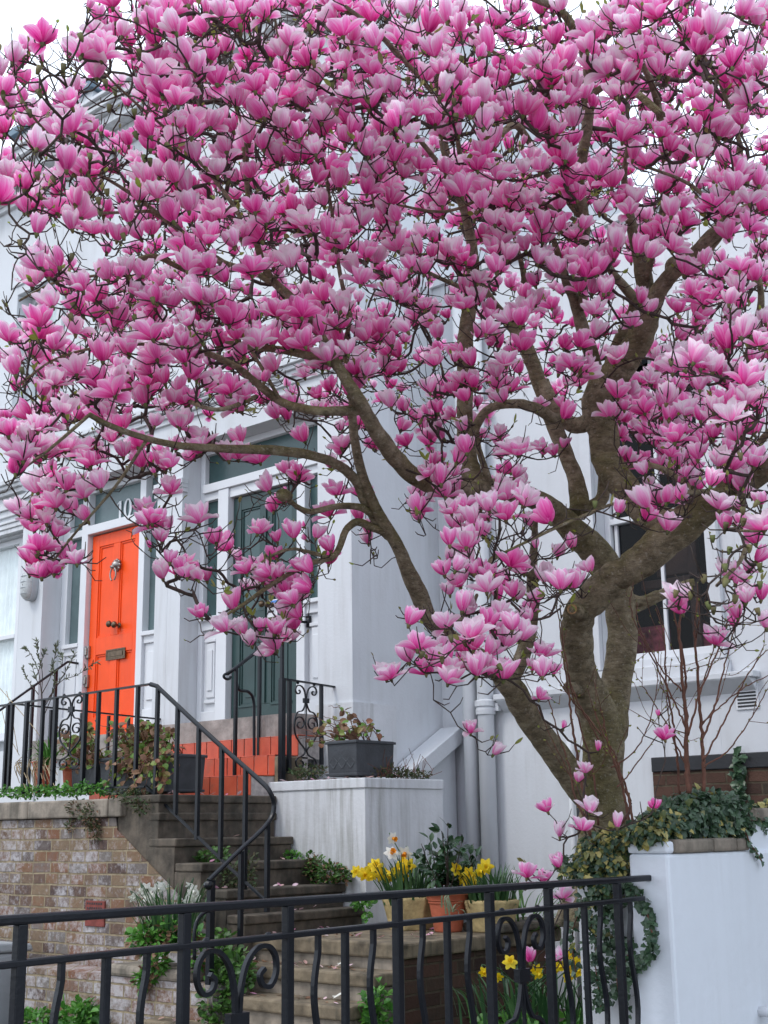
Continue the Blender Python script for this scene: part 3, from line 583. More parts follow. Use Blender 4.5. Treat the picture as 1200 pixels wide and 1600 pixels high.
# low brick planter wall at the foot of the stairs
lw = thing('low_brick_wall', (-6.6, 5.3, 0), 'low pale brick planter wall with a sandstone cap at the foot of the stairs', 'wall')
YL = 5.28; lx1 = P(332, 1560, 1, YL)[0]; lx0 = P(150, 1560, 1, YL)[0]; lz = P(240, 1512, 1, YL)[2]
MB().box(lx0-.9, lx1, YL, YL+.30, 0, lz-.07).build('wall', 'brick', lw)
m = MB(); m.box(P(168, 1512, 1, YL)[0], P(292, 1512, 1, YL)[0], YL-.02, YL+.30, lz-.069, lz); m.build('cap_stone', 'coping', lw, bevel=.02)
# rendered white block right of the stairs
wb = thing('rendered_block', (-6.9, 7.0, 0), 'white rendered block wall carrying the square lead planter', 'wall')
BX0, BX1, BY0 = -7.56, P(570, 1215, 1, 6.82)[0], 6.82; BZ = P(570, 1215, 1, 6.82)[2]
m = MB(); m.box(BX0, BX1, BY0, 7.66, 0, BZ-.07); m.build('wall', 'stucco_b', wb)
m = MB(); m.box(BX0, BX1+.012, BY0-.012, 7.66, BZ-.069, BZ); m.build('coping', 'stucco_b', wb, bevel=.006)
# red tiled steps up to the green door
ts = thing('tiled_steps', (-7.9, 7.0, ZL), 'three red quarry tiled steps up to the dark green door', 'steps')
rows = [(P(392, 1243.7, 2, ZL)[1], 392, 1243.7)]
tz = [ZL, ZL+.150, ZL+.303, ZL+.46]; XTR = P(392, 1243.7, 2, ZL)[0]
ty = [P(392, 1243.7, 0, XTR)[1], P(429, 1180, 0, XTR)[1]-.02, P(465, 1146, 0, XTR)[1]]
ty = [ty[0], ty[0]+.245, ty[0]+.48]
gm = MB(); tm = MB()
for k in range(3):
    y = ty[k]; z0, z1 = tz[k], tz[k+1]; yb = ty[k+1] if k < 2 else YF-.001
    gm.box(-9.2, XTR, y+.006, 7.9 if k == 2 else yb+.1, z0-.02 if k else ZL-.05, z1-.008)
    x = XTR-.004; i = 0; wdt = .152
    off = .4 if k == 1 else 0
    first = True
    while x > -9.2:
        ww = wdt*(.55 if (first and k == 1) else 1); first = False
        tm.box(x-ww+.010, x, y-.004+RNG.uniform(-.0015, .0015), y+.0058, z0+.006, z1-.004)
        tm.box(x-ww+.010, x, y-.004, yb-.001, z1-.0035, z1+.004+RNG.uniform(-.001, .001)); x -= ww
gm.build('step_core', 'grout', ts); tm.build('tile', 'tile', ts, bevel=.003)
MB().box(XTR+.003, XTR+.05, ty[1]-.02, YF-.31, ZL-.2, ZL+.29).build('step_side', 'stone', ts, bevel=.01)
# white garden wall at the right with the raised bed behind
gw = thing('garden_wall', (-3, 5.5, 0), 'white painted garden wall end with brown coping at the lower right', 'wall')
GWX = -2.9; GY0 = 4.95; gz = P(1043, 1332, 1, GY0)[2]; gye = P(1171, 1325, 0, GWX)[1]
m = MB(); m.box(GWX-.19, GWX, GY0, 6.6, 0, gz-.005); m.build('wall', 'wallwhite', gw, bevel=.015)
m = MB(); m.box(GWX-.19, GWX+.005, GY0-.006, GY0+.05, gz-.0049, gz+.045); m.build('pier_cap', 'wallwhite', gw, bevel=.012)
m = MB(); yy = GY0+.051
for L in (.33, .21, .12): m.box(GWX-.19, GWX+.012, yy, min(gye, yy+L-.004), gz-.0045, gz+.05+RNG.uniform(-.003, .003)); yy += L
m.build('coping', 'coping', gw, bevel=.012)
m = MB(); m.box(GWX-.19, GWX-.02, gye+.06, 9, gz-.1, P(1195, 1283, 0, GWX)[2]); m.build('stepped_wall', 'wallwhite', gw, bevel=.012)
m = MB(); m.box(GWX-.2, GWX-.0, gye+.05, 9, P(1195, 1283, 0, GWX)[2]+.0005, P(1195, 1283, 0, GWX)[2]+.06); m.build('upper_coping', 'coping', gw, bevel=.012)
q = P(1187, 1580, 0, GWX); m = MB(); m.tube([(GWX-.02, q[1], q[2]), (GWX+.12, q[1], q[2])], .022, 14); m.tube([(GWX+.07, q[1]-.0, q[2]), (GWX+.075, q[1]+.02, q[2]-.15)], .012, 10); m.build('pipe_stub', 'trim', gw, smooth=True)
rb = thing('raised_bed', (-3.5, 5.8, 0), 'raised bed of dark soil behind the white garden wall, mostly under ivy', 'planter')
BL = P(905, 1450, 1, GY0+.12)[0]
MB().box(BL, GWX-.191, GY0+.12, 7.2, 0, 1.36).build('bed_wall', 'stucco_b', rb); MB().box(BL+.02, GWX-.193, GY0+.14, 7.18, 1.3605, 1.40).build('soil', 'soil', rb)

# ------------------------------------------------------------------ iron railings
def scroll_panel(m, c, hx, s, ax, w=.012, t=.016, base=True, half=175, vs=1.0):
    """wrought scroll pair; c = top centre, hx = horizontal unit vector, s = metres per unit"""
    c = np.asarray(c, float); hx = np.asarray(hx, float)
    def put(pts, n=6, tt=t):
        for sg in (1, -1):
            q = [c+hx*sg*(a-430)*s+np.array([0, 0, -1])*(b-145)*s*vs for a, b in pts]
            m.ribbon(crom(q, n), ax, w, tt)
    put([(424, 335), (418, 262), (400, 200), (365, 162), (325, 160), (300, 190), (298, 235), (318, 268), (345, 262), (354, 235), (338, 218)])
    put([(425, 372), (408, 440), (380, 490), (345, 500), (318, 520), (296, 570), (284, 640), (284, 730), (305, 830), (350, 905), (400, 970), (424, 1010)])
    put([(284, 680), (292, 620), (325, 578), (368, 578), (398, 610), (402, 665), (376, 712), (340, 716), (318, 684), (328, 648), (354, 640)])
    q = c+np.array([0, 0, -1])*(352-145)*s*vs; m.bar(q-hx*.032*s/.00103, q+hx*.032*s/.00103, w*1.7, .045*s/.00103)
    cv = [c+hx*a*s+np.array([0, 0, -1])*(b-145)*s*vs for a, b in ((0, 372), (4, 520), (-6, 640), (6, 760), (0, 880), (0, 1010))]; m.ribbon(crom(cv, 5), ax, w*.8, t*.7)
    if base:
        put([(424, 990), (410, 1050), (372, 1085), (325, 1110), (302, 1160), (318, 1215), (365, 1228), (396, 1195), (388, 1155), (360, 1145)])
    for sg in (-1, 1):
        q = c+hx*sg*105*s+np.array([0, 0, .012]); m.lathe(q, [(.004, -.012), (.011, -.006), (.013, .002), (.008, .011), (.001, .014)], 10)
fr = thing('front_railing', (-3, 3.4, 0), 'long black iron railing with wavy bars and scrolls across the front', 'railing')
FX = -3.0; zt = P(500, 1399, 0, FX)[2]
def zm(y): return 1.300+(y-1.95)*(1.326-1.300)/(4.8-1.95)
m = MB(); m.box(FX-.018, FX+.018, .9, 4.955, zt-.025, zt); m.build('top_rail', 'iron', fr, bevel=.007)
m = MB(); m.prism([(.9, zm(.9)-.018), (4.90, zm(4.9)-.018), (4.90, zm(4.9)), (.9, zm(.9))], 0, FX-.015, FX+.015); m.build('middle_rail', 'iron', fr, bevel=.004)
m = MB(); m.box(FX-.015, FX+.015, .9, 4.955, .30, .325); m.build('bottom_rail', 'iron', fr)
def ypx(x): return P(x, 1499-x*.0997, 0, FX)[1]
posts = [1.03, 1.43, ypx(30), ypx(288), ypx(450), ypx(621), ypx(765), ypx(857), ypx(965)]
for y in posts: MB().box(FX-.0142, FX+.0142, y-.0142, y+.0142, .0, zt-.0245).build('post', 'iron', fr, bevel=.003)
for x in (167, 539, 698, 912): y = ypx(x); MB().box(FX-.0105, FX+.0105, y-.0105, y+.0105, .31, zm(y)-.012).build('bar', 'iron', fr, bevel=.003)
MB().box(FX-.012, FX+.012, 1.68, 1.704, .31, zm(1.7)-.012).build('bar', 'iron', fr, bevel=.003)
for x in (97, 230, 497, 583, 660, 733, 884, 937, 984):
    y = ypx(x); z0 = zm(y)-.012; zz = np.linspace(z0, .31, 40); tt = z0-zz
    off = np.where(tt < .06, 0, -.020*np.sin((tt-.06)*2*math.pi/.46)*np.exp(-.6*tt))
    m = MB(); m.ribbon([(FX, y+o_, z_) for o_, z_ in zip(off, zz)], 0, .016, .015); m.build('wavy_bar', 'iron', fr)
for xa, xb in ((288, 450), (765, 857)):
    ya, yb = ypx(xa), ypx(xb); s = (yb-ya)/350; m = MB(); scroll_panel(m, (FX, (ya+yb)/2, zm((ya+yb)/2)-.018), (0, 1, 0), s, 0, w=.016, t=.013, base=False, vs=.00103/s); m.build('scroll_panel', 'iron', fr)
# railing along the landing edge and down the stairs
lr_ = thing('stair_railing', (-8, 5.78, ZL), 'black iron railing along the brick wall top and curving down the stone stairs', 'railing')
YR1 = YB+.07
def rp(x, y): return P(x, y, 1, YR1)
A0, A1 = rp(0, 1103), rp(235, 1069); A0 = A1+(A0-A1)*1.25
turn = [rp(235, 1069), rp(245, 1072), rp(300, 1124), rp(350, 1170), rp(400, 1214)]
xt = rp(424, 1240)[0]
low = [P(428, 1262, 0, xt+.0), P(416, 1289, 0, xt), P(370, 1333, 0, xt), P(326, 1376, 0, xt)]
m = MB(); rail = [A0, A1]+turn[1:]
cur = crom([turn[2], turn[3], turn[4], rp(421, 1236), low[0], low[1], low[2], low[3]], 8)
m.bar(A0, A1, .034, .012); m.tube(np.vstack([[A1, turn[1]], cur]), .013, 10, flat=1.25)
e = low[3]; m.lathe(e+np.array([0, .0, -.025]), [(.004, -.03), (.022, -.02), (.028, 0), (.022, .02), (.004, .03)], 14, ax=0); m.build('handrail', 'iron', lr_, smooth=False)
def post(x, ytop, ybot, r=.0125, plane=None, par=lr_, nm='baluster'):
    f = plane or rp; a, b = f(x, ytop), f(x, ybot); b = np.array([a[0], a[1], b[2]]); m = MB(); m.box(a[0]-r, a[0]+r, a[1]-r, a[1]+r, b[2], a[2]); return m.build(nm, 'iron', par)
for x, yt, yb in ((13, 1100, 1238), (20, 1099, 1238), (43, 1096, 1240), (68, 1092, 1238), (88, 1089, 1235), (134, 1084, 1235), (155, 1082, 1235), (183, 1077, 1232), (216, 1073, 1230)):
    post(x, yt, yb, .015 if x in (43, 88, 134) else .0125)
for x, yt, yb in ((247, 1075, 1240), (278, 1103, 1272), (311, 1133, 1312), (347, 1166, 1340), (384, 1199, 1390)): post(x, yt, yb)
m = MB(); m.bar(rp(228, 1228), rp(355, 1352), .02, .012); m.bar(rp(355, 1352), rp(420, 1412), .02, .012); m.bar(rp(8, 1236), rp(228, 1229), .03, .012); m.build('lower_rail', 'iron', lr_)
m = MB(); ca, cb = rp(94, 1090), rp(131, 1085); scroll_panel(m, (ca+cb)/2, (1, 0, 0), (cb-ca)[0]/330*1.05, 1, w=.012, t=.008, vs=.52/(1085*(cb-ca)[0]/330*1.05)); m.build('scroll_panel', 'iron', lr_)
def lp(x, y): return P(x, y, 0, xt)
post(418, 1285, 1425, .013, lp); post(330, 1375, 1600, .018, lp, nm='newel'); post(377, 1330, 1600, .013, lp)
m = MB(); m.tube(crom([lp(330, 1420), lp(312, 1432), lp(304, 1455), lp(304, 1500)], 6), .011, 8); m.build('stay', 'iron', lr_, smooth=True)
# railing dividing the two landings
pr_ = thing('dividing_railing', (-9.35, 6.6, ZL), 'short black iron railing between the two front doors', 'railing')
XD = P(250, 1123, 1, YF)[0]
def dp(x, y): return P(x, y, 0, XD)
m = MB(); m.bar(dp(22, 1100), dp(252, 1124), .03, .012); m.build('rail', 'iron', pr_)
for x in (80, 128, 170, 201, 231): post(x, 1103+(x-22)*.104, 1240, .011, dp, pr_)
# handrail of the orange door
oh = thing('orange_door_handrail', (-11, 6.8, ZL), 'thin black handrail climbing to the left of the orange door', 'railing')
oq = P(124, 1037, 1, YT-.04); XO = oq[0]
def op(x, y): return P(x, y, 0, XO)
m = MB(); m.tube([oq, op(106, 1034)], .012, 8); m.tube(np.array([op(106, 1034), op(50, 1074), op(-10, 1117), op(-60, 1152)]), .012, 8); m.box(XO-.04, XO+.04, oq[1]-.01, YT-.02, oq[2]-.045, oq[2]+.045); m.build('handrail', 'iron', oh, smooth=False)
for x, yt, yb in ((88, 1047, 1230), (52, 1073, 1240)): post(x, yt, yb, .013, op, oh)
# handrail and scroll railing of the green door
gh = thing('green_door_handrail', (-7.8, 6.8, ZL), 'black handrail with a curled end in front of the dark green door', 'railing')
gq = P(478, 972, 1, YD-.05); XG = gq[0]
def gp(x, y): return P(x, y, 0, XG)
XG2 = P(441, 1066, 0, P(522, 1073, 1, YF)[0])
a = gp(464, 971); e = gp(355, 1053)
m = MB(); m.tube([gq, gp(470, 971.5), a], .011, 8); m.tube(np.array([a, gp(440, 988), gp(400, 1019), gp(372, 1041), e]), .014, 10)
m.tube([e+np.array([0, -.035*math.sin(t)-.0, -.02-.02*math.cos(t+math.pi)-0*t]) for t in np.linspace(0, 5, 14)], .011, 8); m.box(XG-.005, XG+.035, gq[1]-.0, YD-.02, gq[2]-.045, gq[2]+.05); m.build('handrail', 'iron', gh, smooth=True)
for x, yt, yb in ((369, 1044, 1212), (441, 990, 1120), (406, 1016, 1180)): post(x, yt, yb, .012, gp, gh)
m = MB(); m.tube(crom([gp(369, 1065), gp(374, 1078), gp(388, 1081), gp(396, 1094), gp(397, 1130), gp(397, 1212)], 6), .012, 8); m.build('bent_bar', 'iron', gh, smooth=True)
gs = thing('scroll_railing', (-7.3, 7.1, ZL), 'small black railing with scrolls fixed to the pier right of the green door', 'railing')
XQ = P(522, 1073, 1, YF)[0]
def sp(x, y): return P(x, y, 0, XQ)
m = MB(); m.bar(sp(438, 1060), sp(523, 1073.5), .03, .012); m.build('rail', 'iron', gs)
for x, yt, yb, r in ((441, 1061, 1222, .02), (452, 1064, 1208, .014), (502, 1070, 1195, .012)): post(x, yt, yb, r, sp, gs)
m = MB(); ca, cb = sp(458, 1067), sp(498, 1070); scroll_panel(m, (ca+cb)/2-np.array([0, 0, .01]), (0, 1, 0), abs(cb-ca)[1]/330*1.0, 0, w=.012, t=.008, vs=.62/(1085*abs(cb-ca)[1]/330)); m.build('scroll_panel', 'iron', gs)
m = MB(); m.bar(sp(437, 1207), sp(458, 1208), .02, .012); m.build('lower_rail', 'iron', gs)
# bulkhead lamp on the left pier
q = P(46, 915, 1, YF-.07); wl = thing('bulkhead_lamp', (q[0], YF-.02, q[2]), 'oval grey bulkhead lamp with ribbed glass on the white pier', 'lamp')
def oval(m, c, y0, y1, rx, rz, n=26, taper=1.0):
    vs = []; 
    for y, k in ((y0, 1), (y1, taper)):
        for i in range(n):
            a = 2*math.pi*i/n; vs.append((c[0]+rx*k*math.copysign(abs(math.cos(a))**.75, math.cos(a)), y, c[2]+rz*k*math.copysign(abs(math.sin(a))**.75, math.sin(a))))
    m.add(vs, [tuple(range(n))[::-1], tuple(range(n, 2*n))]+[(i, (i+1) % n, n+(i+1) % n, n+i) for i in range(n)])
lc = (q[0]-.0, 0, q[2]); m = MB(); oval(m, lc, YF-.021, YF-.09, .088, .158); m.build('base', 'grey', wl, bevel=.006)
m = MB()
for i, (d, k) in enumerate(((.09, .90), (.105, .88), (.125, .80), (.14, .66), (.148, .4))): pass
n = 26; vs = []; prof = [(.0905, .92), (.11, .90), (.13, .80), (.143, .62), (.15, .35), (.152, .05)]
for d, k in prof:
    for i in range(n):
        a = 2*math.pi*i/n; vs.append((lc[0]+.088*k*math.copysign(abs(math.cos(a))**.75, math.cos(a)), YF-d, lc[2]+.158*k*math.copysign(abs(math.sin(a))**.75, math.sin(a))))
m.add(vs, [(j*n+i, j*n+(i+1) % n, (j+1)*n+(i+1) % n, (j+1)*n+i)[::-1] for j in range(len(prof)-1) for i in range(n)]); g_ = m.build('lens', 'lampglass', wl, smooth=True)
m = MB()
for k in (-.6, -.2, .2, .6): m.tube([(lc[0]+.082*math.cos(t)*math.sqrt(1-k*k)*1.0, YF-.09-.066*math.sin(t), lc[2]+.15*k) for t in np.linspace(0, math.pi, 12)], .004, 6)
m.build('guard', 'grey', wl, smooth=True)
# card stuck on the green door
q = P(425.5, 956, 1, YD-.015); nc = thing('notice_card', (q[0], YD-.013, q[2]), 'small white notice card with a blue top edge stuck on the dark green door', 'card')
w_, h_ = .062, .105; MB().box(q[0]-w_, q[0]+w_, YD-.015, YD-.012, q[2]-h_, q[2]+h_).build('card', 'paper', nc)
m = MB(); m.box(q[0]-w_+.01, q[0]+w_*.3, YD-.0165, YD-.0151, q[2]-.005, q[2]+.012); m.box(q[0]-w_+.02, q[0]+w_-.02, YD-.0165, YD-.0151, q[2]+.04, q[2]+.05); m.build('print', 'ink', nc)
MB().box(q[0]-.02, q[0]+w_-.002, YD-.0165, YD-.0151, q[2]+h_-.03, q[2]+h_-.008).build('blue_print', 'blueprint', nc)
# grey bin at the left edge
q = P(44, 1486, 1, 5.5); wbx = q[0]; wb_ = thing('wheelie_bin', (wbx-.3, 5.1, 0), 'pale grey wheeled bin cut off by the left edge of the picture', 'bin')
m = MB(); zt_ = q[2]; x1, x0 = wbx, wbx-.62
m.add([(x0+.06, 4.96, .05), (x1-.06, 4.96, .05), (x1-.06, 5.44, .05), (x0+.06, 5.44, .05), (x0, 4.9, zt_), (x1, 4.9, zt_), (x1, 5.5, zt_), (x0, 5.5, zt_)], [(3, 2, 1, 0), (4, 5, 6, 7), (0, 1, 5, 4), (1, 2, 6, 5), (2, 3, 7, 6), (3, 0, 4, 7)]); m.build('body', 'grey', wb_, bevel=.03)
m = MB(); m.prism([(4.86, zt_+.001), (5.54, zt_+.001), (5.52, zt_+.05), (5.2, zt_+.075), (4.9, zt_+.05)], 0, x0-.02, x1+.015); m.build('lid', 'grey', wb_, bevel=.015)
m = MB(); m.lathe((x0+.3, 4.93, .15), [(.02, -.05), (.13, -.05), (.15, -.03), (.15, .03), (.13, .05), (.02, .05)], 24, ax=1); m.build('wheel', 'rubber', wb_, smooth=False)
# ------------------------------------------------------------------ pots and planters
def tapered(m, c, w0, w1, z0, z1, d0=None, d1=None, lip=0, wall=.03):
    d0 = d0 or w0; d1 = d1 or w1; x, y = c
    def rg(w, d, z): return [(x-w/2, y-d/2, z), (x+w/2, y-d/2, z), (x+w/2, y+d/2, z), (x-w/2, y+d/2, z)]
    m.add(rg(w0, d0, z0)+rg(w1, d1, z1)+rg(w1-2*wall, d1-2*wall, z1)+rg(w1-2*wall, d1-2*wall, z1-.06),
          [(3, 2, 1, 0)]+[(4*k+i, 4*k+(i+1) % 4, 4*k+4+(i+1) % 4, 4*k+4+i) for k in range(3) for i in range(4)]+[(12, 13, 14, 15)])
    if lip:
        for a in (z1-lip, z0+.004):
            w = w0+(w1-w0)*((a-z0)/(z1-z0)); d = d0+(d1-d0)*((a-z0)/(z1-z0)); t = .012
            m.box(x-w/2-t, x+w/2+t, y-d/2-t, y-d/2+.002, a, a+lip*.8); m.box(x-w/2-t, x-w/2+.002, y-d/2+.003, y+d/2+t, a, a+lip*.8); m.box(x+w/2-.002, x+w/2+t, y-d/2+.003, y+d/2+t, a, a+lip*.8)
def soilcap(o, x, y, w, d, z): MB().box(x-w/2, x+w/2, y-d/2, y+d/2, z-.02, z).build('soil', 'soil', o)
def leadpot(px0, px1, pyt, pyb, Y, dep, label, group=None, lattice=True):
    a, b = P(px0, pyb, 1, Y), P(px1, pyb, 1, Y); t = P((px0+px1)/2, pyt, 1, Y)
    w = b[0]-a[0]; x = (a[0]+b[0])/2; z0, z1 = (a[2]+b[2])/2, t[2]; y = Y+dep/2
    o = thing('lead_planter', (x, y, z0), label, 'planter', group); m = MB(); tapered(m, (x, y), w*.95, w, z0, z1, dep*.95, dep, lip=.022)
    if lattice:
        xa, xb, za, zb = x-w*.43, x+w*.43, z0+.055, z1-.06; H_ = zb-za; sp = .085
        for sg in (1, -1):
            c_ = xa-H_-sp
            while c_ < xb+H_+sp:
                pts_ = []                              # line xx = c_ + sg*(zz-za)
                lo, hi = sorted(((xa-c_)/sg, (xb-c_)/sg)); lo, hi = max(lo, 0), min(hi, H_)
                if hi-lo > .03: m.bar(np.array([c_+sg*lo, Y+.008-.0, za+lo]), np.array([c_+sg*hi, Y+.008, za+hi]), .007, .014)
                c_ += sp
    m.build('body', 'lead', o, bevel=.003); soilcap(o, x, y, w-.07, dep-.07, z1-.03); return o, np.array([x, y, z1])
LP1, c1 = leadpot(110, 152, 1196, 1236, YB+.30, .34, 'smaller grey lead planter behind the scroll of the landing railing', 'lead planters on the landing', False)
LP2, c2 = leadpot(154, 262, 1181, 1240, YB+.27, .34, 'long grey lead trough at the top of the stairs beside the red tiles', 'lead planters on the landing', False)
q = P(508, 1213, 1, 6.9); LP3, c3 = leadpot(511, 557, 1157, 1213, BY0+.04, .40, 'square grey lead planter with lattice sides on the white block')
def claypot(px, pyt, pyb, wpx, Y, label, group=None, z0=None):
    a, t = P(px, pyb, 1, Y), P(px, pyt, 1, Y); k = np.linalg.norm(P(px+wpx, pyt, 1, Y)-P(px, pyt, 1, Y))*.80
    r_ = k/2; z0 = z0 if z0 is not None else a[2]; h = t[2]-z0
    o = thing('terracotta_pot', (a[0], Y+r_, z0), label, 'pot', group); m = MB(); c = (a[0], Y+r_, z0)
    m.lathe(c, [(r_*.62, 0), (r_*.66, .01), (r_*.86, h*.70), (r_*.87, h*.735), (r_*.92, h*.745), (r_*.92, h*.79), (r_*.90, h*.80), (r_*.97, h*.86), (r_*1.03, h*.955), (r_*1.08, h*.965), (r_*1.08, h), (r_*.94, h), (r_*.92, h-.05), (0.001, h-.05)], 32)
    m.build('pot', 'terra', o, smooth=False, bevel=0)
    for p_ in o.children[0].data.polygons: p_.use_smooth = True
    MB().lathe(c, [(.001, h-.045), (r_*.92, h-.04), (.001, h-.035)], 20).build('soil', 'soil', o); return o, np.array([a[0], Y+r_, z0+h])
YP = P(680, 1458, 2, ZM)[1]
TP, ct = claypot(679, 1397, 1457, 66, YP, 'big terracotta pot holding a dark glossy shrub between two buff stone pots', z0=ZM+.001)
T2, ct2 = claypot(51, 1190, 1240, 26, YB+.42, 'terracotta pot with a dried out plant at the far end of the landing', 'terracotta pots on the landing')
T3, ct3 = claypot(97, 1193, 1236, 20, YB+.48, 'small terracotta pot behind the scroll of the landing railing', 'terracotta pots on the landing')
def buffpot(px, pyt, wpx, Y, label):
    t = P(px, pyt, 1, Y); k = np.linalg.norm(P(px+wpx/2, pyt, 1, Y)-P(px-wpx/2, pyt, 1, Y))*.80; z0 = ZM+.001; h = t[2]-z0
    x = t[0]; y = Y+k*.45; o = thing('stone_pot', (x, y, z0), label, 'pot', 'buff stone daffodil pots'); m = MB(); n = 8; R0, R1 = k*.41, k*.56
    prof = [(R0, 0), (R0+(R1-R0)*.5, h*.5), (R1, h-.012), (R1-.008, h), (R1-.035, h), (R1-.04, h-.05), (.001, h-.05)]; vs = []
    for r_, z in prof:
        for i in range(n):
            an = 2*math.pi*(i+.5)/n; vs.append((x+r_*math.cos(an)*1.04, y+r_*math.sin(an)*1.04, z0+z))
    fs = [(j*n+i, j*n+(i+1) % n, (j+1)*n+(i+1) % n, (j+1)*n+i) for j in range(len(prof)-1) for i in range(n)]+[tuple(range(n))[::-1]]
    m.add(vs, fs); m.build('pot', 'buff', o, bevel=.01); MB().lathe((x, y, z0), [(.001, h-.045), (R1*.9, h-.04), (.001, h-.035)], 16).build('soil', 'soil', o); return o, np.array([x, y, z0+h])
B1, cb1 = buffpot(617, 1402, 80, P(617, 1455, 2, ZM)[1]+.02, 'buff stone pot of yellow daffodils left of the terracotta pot')
B2, cb2 = buffpot(744, 1407, 80, P(744, 1458, 2, ZM)[1]+.02, 'buff stone pot of yellow daffodils right of the terracotta pot')
# ------------------------------------------------------------------ plants
def clump(m, c, rad, n, L, w, up=.4, shape='oval', droop=.25, fold=.25, core=.35):
    c = np.asarray(c, float); rad = np.asarray(rad, float)
    for _ in range(n):
        v = unit(rv()); rr = (core+(1-core)*RNG.random())
        p = c+v*rad*rr; d = unit(v*np.array([1, 1, .6])+rv(.45)+np.array([0, 0, up-.3])); nm = unit(np.array([0, -.25, .9])+rv(.45)+v*.35)
        s_ = RNG.uniform(.6, 1.25); m.leaf(p, d, nm, L*s_, w*s_, RNG.random(), fold=fold, curl=droop, shape=shape)
def blades(m, c, rad, n, L, w, lean=.35, droop=.35, r0=None):
    c = np.asarray(c, float)
    for _ in range(n):
        a = RNG.uniform(0, 2*math.pi); b = c+np.array([math.cos(a)*rad*RNG.random()**.5, math.sin(a)*rad*RNG.random()**.5, 0]); d = unit(np.array([math.cos(a), math.sin(a), 0])+rv(.3)*np.array([1, 1, 0]))
        ln = lean*RNG.uniform(.2, 1.4); l_ = L*RNG.uniform(.6, 1.15); dr = droop*RNG.uniform(0, 1.3); sd = np.cross(d, [0, 0, 1]); sd = unit(sd+rv(.2)); vs = []; n_ = 6; p = b.copy(); el = math.pi/2-ln
        for k in range(n_+1):
            t = k/n_; ww = w*RNG.uniform(.98, 1.02)*(1-t**3)*.5+.0004; vs += [p-sd*ww, p+sd*ww]
            p = p+(d*math.cos(el)+np.array([0, 0, 1])*math.sin(el))*l_/n_; el -= dr*1.6*t
        m.add(vs, [(2*k, 2*k+1, 2*k+3, 2*k+2) for k in range(n_)], RNG.random())
def daff(parent, p, face, s, pm, cm, stem=None, sm=None):
    face = unit(face); a = np.cross(face, [0, 0, 1]); a = unit(a); b = np.cross(a, face); m = MB()
    for k in range(6):
        an = k*math.pi/3+RNG.uniform(-.1, .1); d = a*math.cos(an)+b*math.sin(an); m.leaf(p, d+face*RNG.uniform(-.15, .25), face, s, s*.62, RNG.random(), fold=-.12, curl=.1)
    o = m.build('flower', pm, parent); t = MB(); ang = np.linspace(0, 2*math.pi, 13)[:-1]; vs = []
    for h, r_ in ((0, .20), (.25, .24), (.5, .25), (.62, .36)):
        for i, an in enumerate(ang): vs.append(p+face*h*s+(a*math.cos(an)+b*math.sin(an))*r_*s*(1+(.12*(-1)**i if h > .6 else 0)))
    n = 12; t.add(vs, [(j*n+i, j*n+(i+1) % n, (j+1)*n+(i+1) % n, (j+1)*n+i) for j in range(3) for i in range(n)], RNG.random()); t.build('trumpet', cm, o); return o
def toward(): return unit(np.array([.75, -.6, -.12])+rv(.35))
def daffs(name, base, spots, Y, s, label, pm='yellow', cm='yellow', nb=70, L=.30, rad=.12, group=None, whites=(), droop=.35):
    o = thing(name, base, label, 'daffodils', group); m = MB(); blades(m, base, rad, nb, L, .016, .35, droop); m.build('leaves', 'blade', o); sm = MB()
    for k, (x, y) in enumerate(spots):
        p = P(x, y, 1, Y+RNG.uniform(-.08, .08)); f = toward(); w = k in whites
        daff(o, p, f, s*RNG.uniform(.85, 1.15), 'whitepetal' if w else pm, 'orangecup' if w else cm)
        b = np.asarray(base)+rv(.3)*rad*np.array([1, 1, 0]); nk = p-f*.03+np.array([0, 0, .02]); sm.tube(crom([b, b*.5+nk*.5+np.array([0, 0, .03])+rv(.006), nk, p-f*.005], 5), .0035, 5, rnd=RNG.random())
    sm.build('stems', 'blade', o, smooth=True); return o
daffs('daffodil_clump', cb1-np.array([0, .03, .05]), [(557, 1362), (571, 1366), (580, 1357), (587, 1352), (581, 1369), (597, 1367), (606, 1371), (613, 1365), (630, 1346), (638, 1353), (625, 1365), (628, 1369), (622, 1357), (614, 1310), (612, 1333), (633, 1333), (593, 1360)], cb1[1]-.12, .049, 'yellow daffodils with three taller white and orange ones in the left buff pot', whites=(13, 14, 15), nb=120, L=.31, rad=.17)
daffs('daffodil_clump', cb2-np.array([0, 0, .05]), [(687, 1365), (711, 1362), (707, 1370), (713, 1358), (725, 1371), (733, 1366), (736, 1377), (729, 1375), (751, 1361), (759, 1354), (730, 1358)], cb2[1]-.12, .049, 'yellow daffodils in the right buff pot in front of the downpipes', whites=(10,), nb=120, L=.27, rad=.17)
q = P(268, 1470, 1, 5.47)
daffs('daffodil_clump', q-np.array([0, 0, .05]), [(222, 1393), (231, 1399), (238, 1405), (252, 1386), (247, 1389), (228, 1390), (209, 1402), (301, 1392), (305, 1401), (296, 1408), (299, 1385)], 5.5, .046, 'white flowered daffodils beside the foot of the stone stairs', pm='whitepetal', cm='whitepetal', nb=120, L=.42, rad=.17, droop=.3)
q = P(890, 1600, 1, 5.9)
daffs('daffodil_clump', P(850, 1590, 1, 6.0), [(797, 1503), (757, 1519), (776, 1526), (841, 1521), (838, 1515), (866, 1512), (876, 1509), (893, 1512), (900, 1502), (896, 1520), (888, 1524), (906, 1516), (898, 1509), (926, 1502), (894, 1490), (912, 1500)], 5.75, .038, 'loose yellow daffodils growing low in the garden under the ivy', nb=130, L=.25, rad=.5)
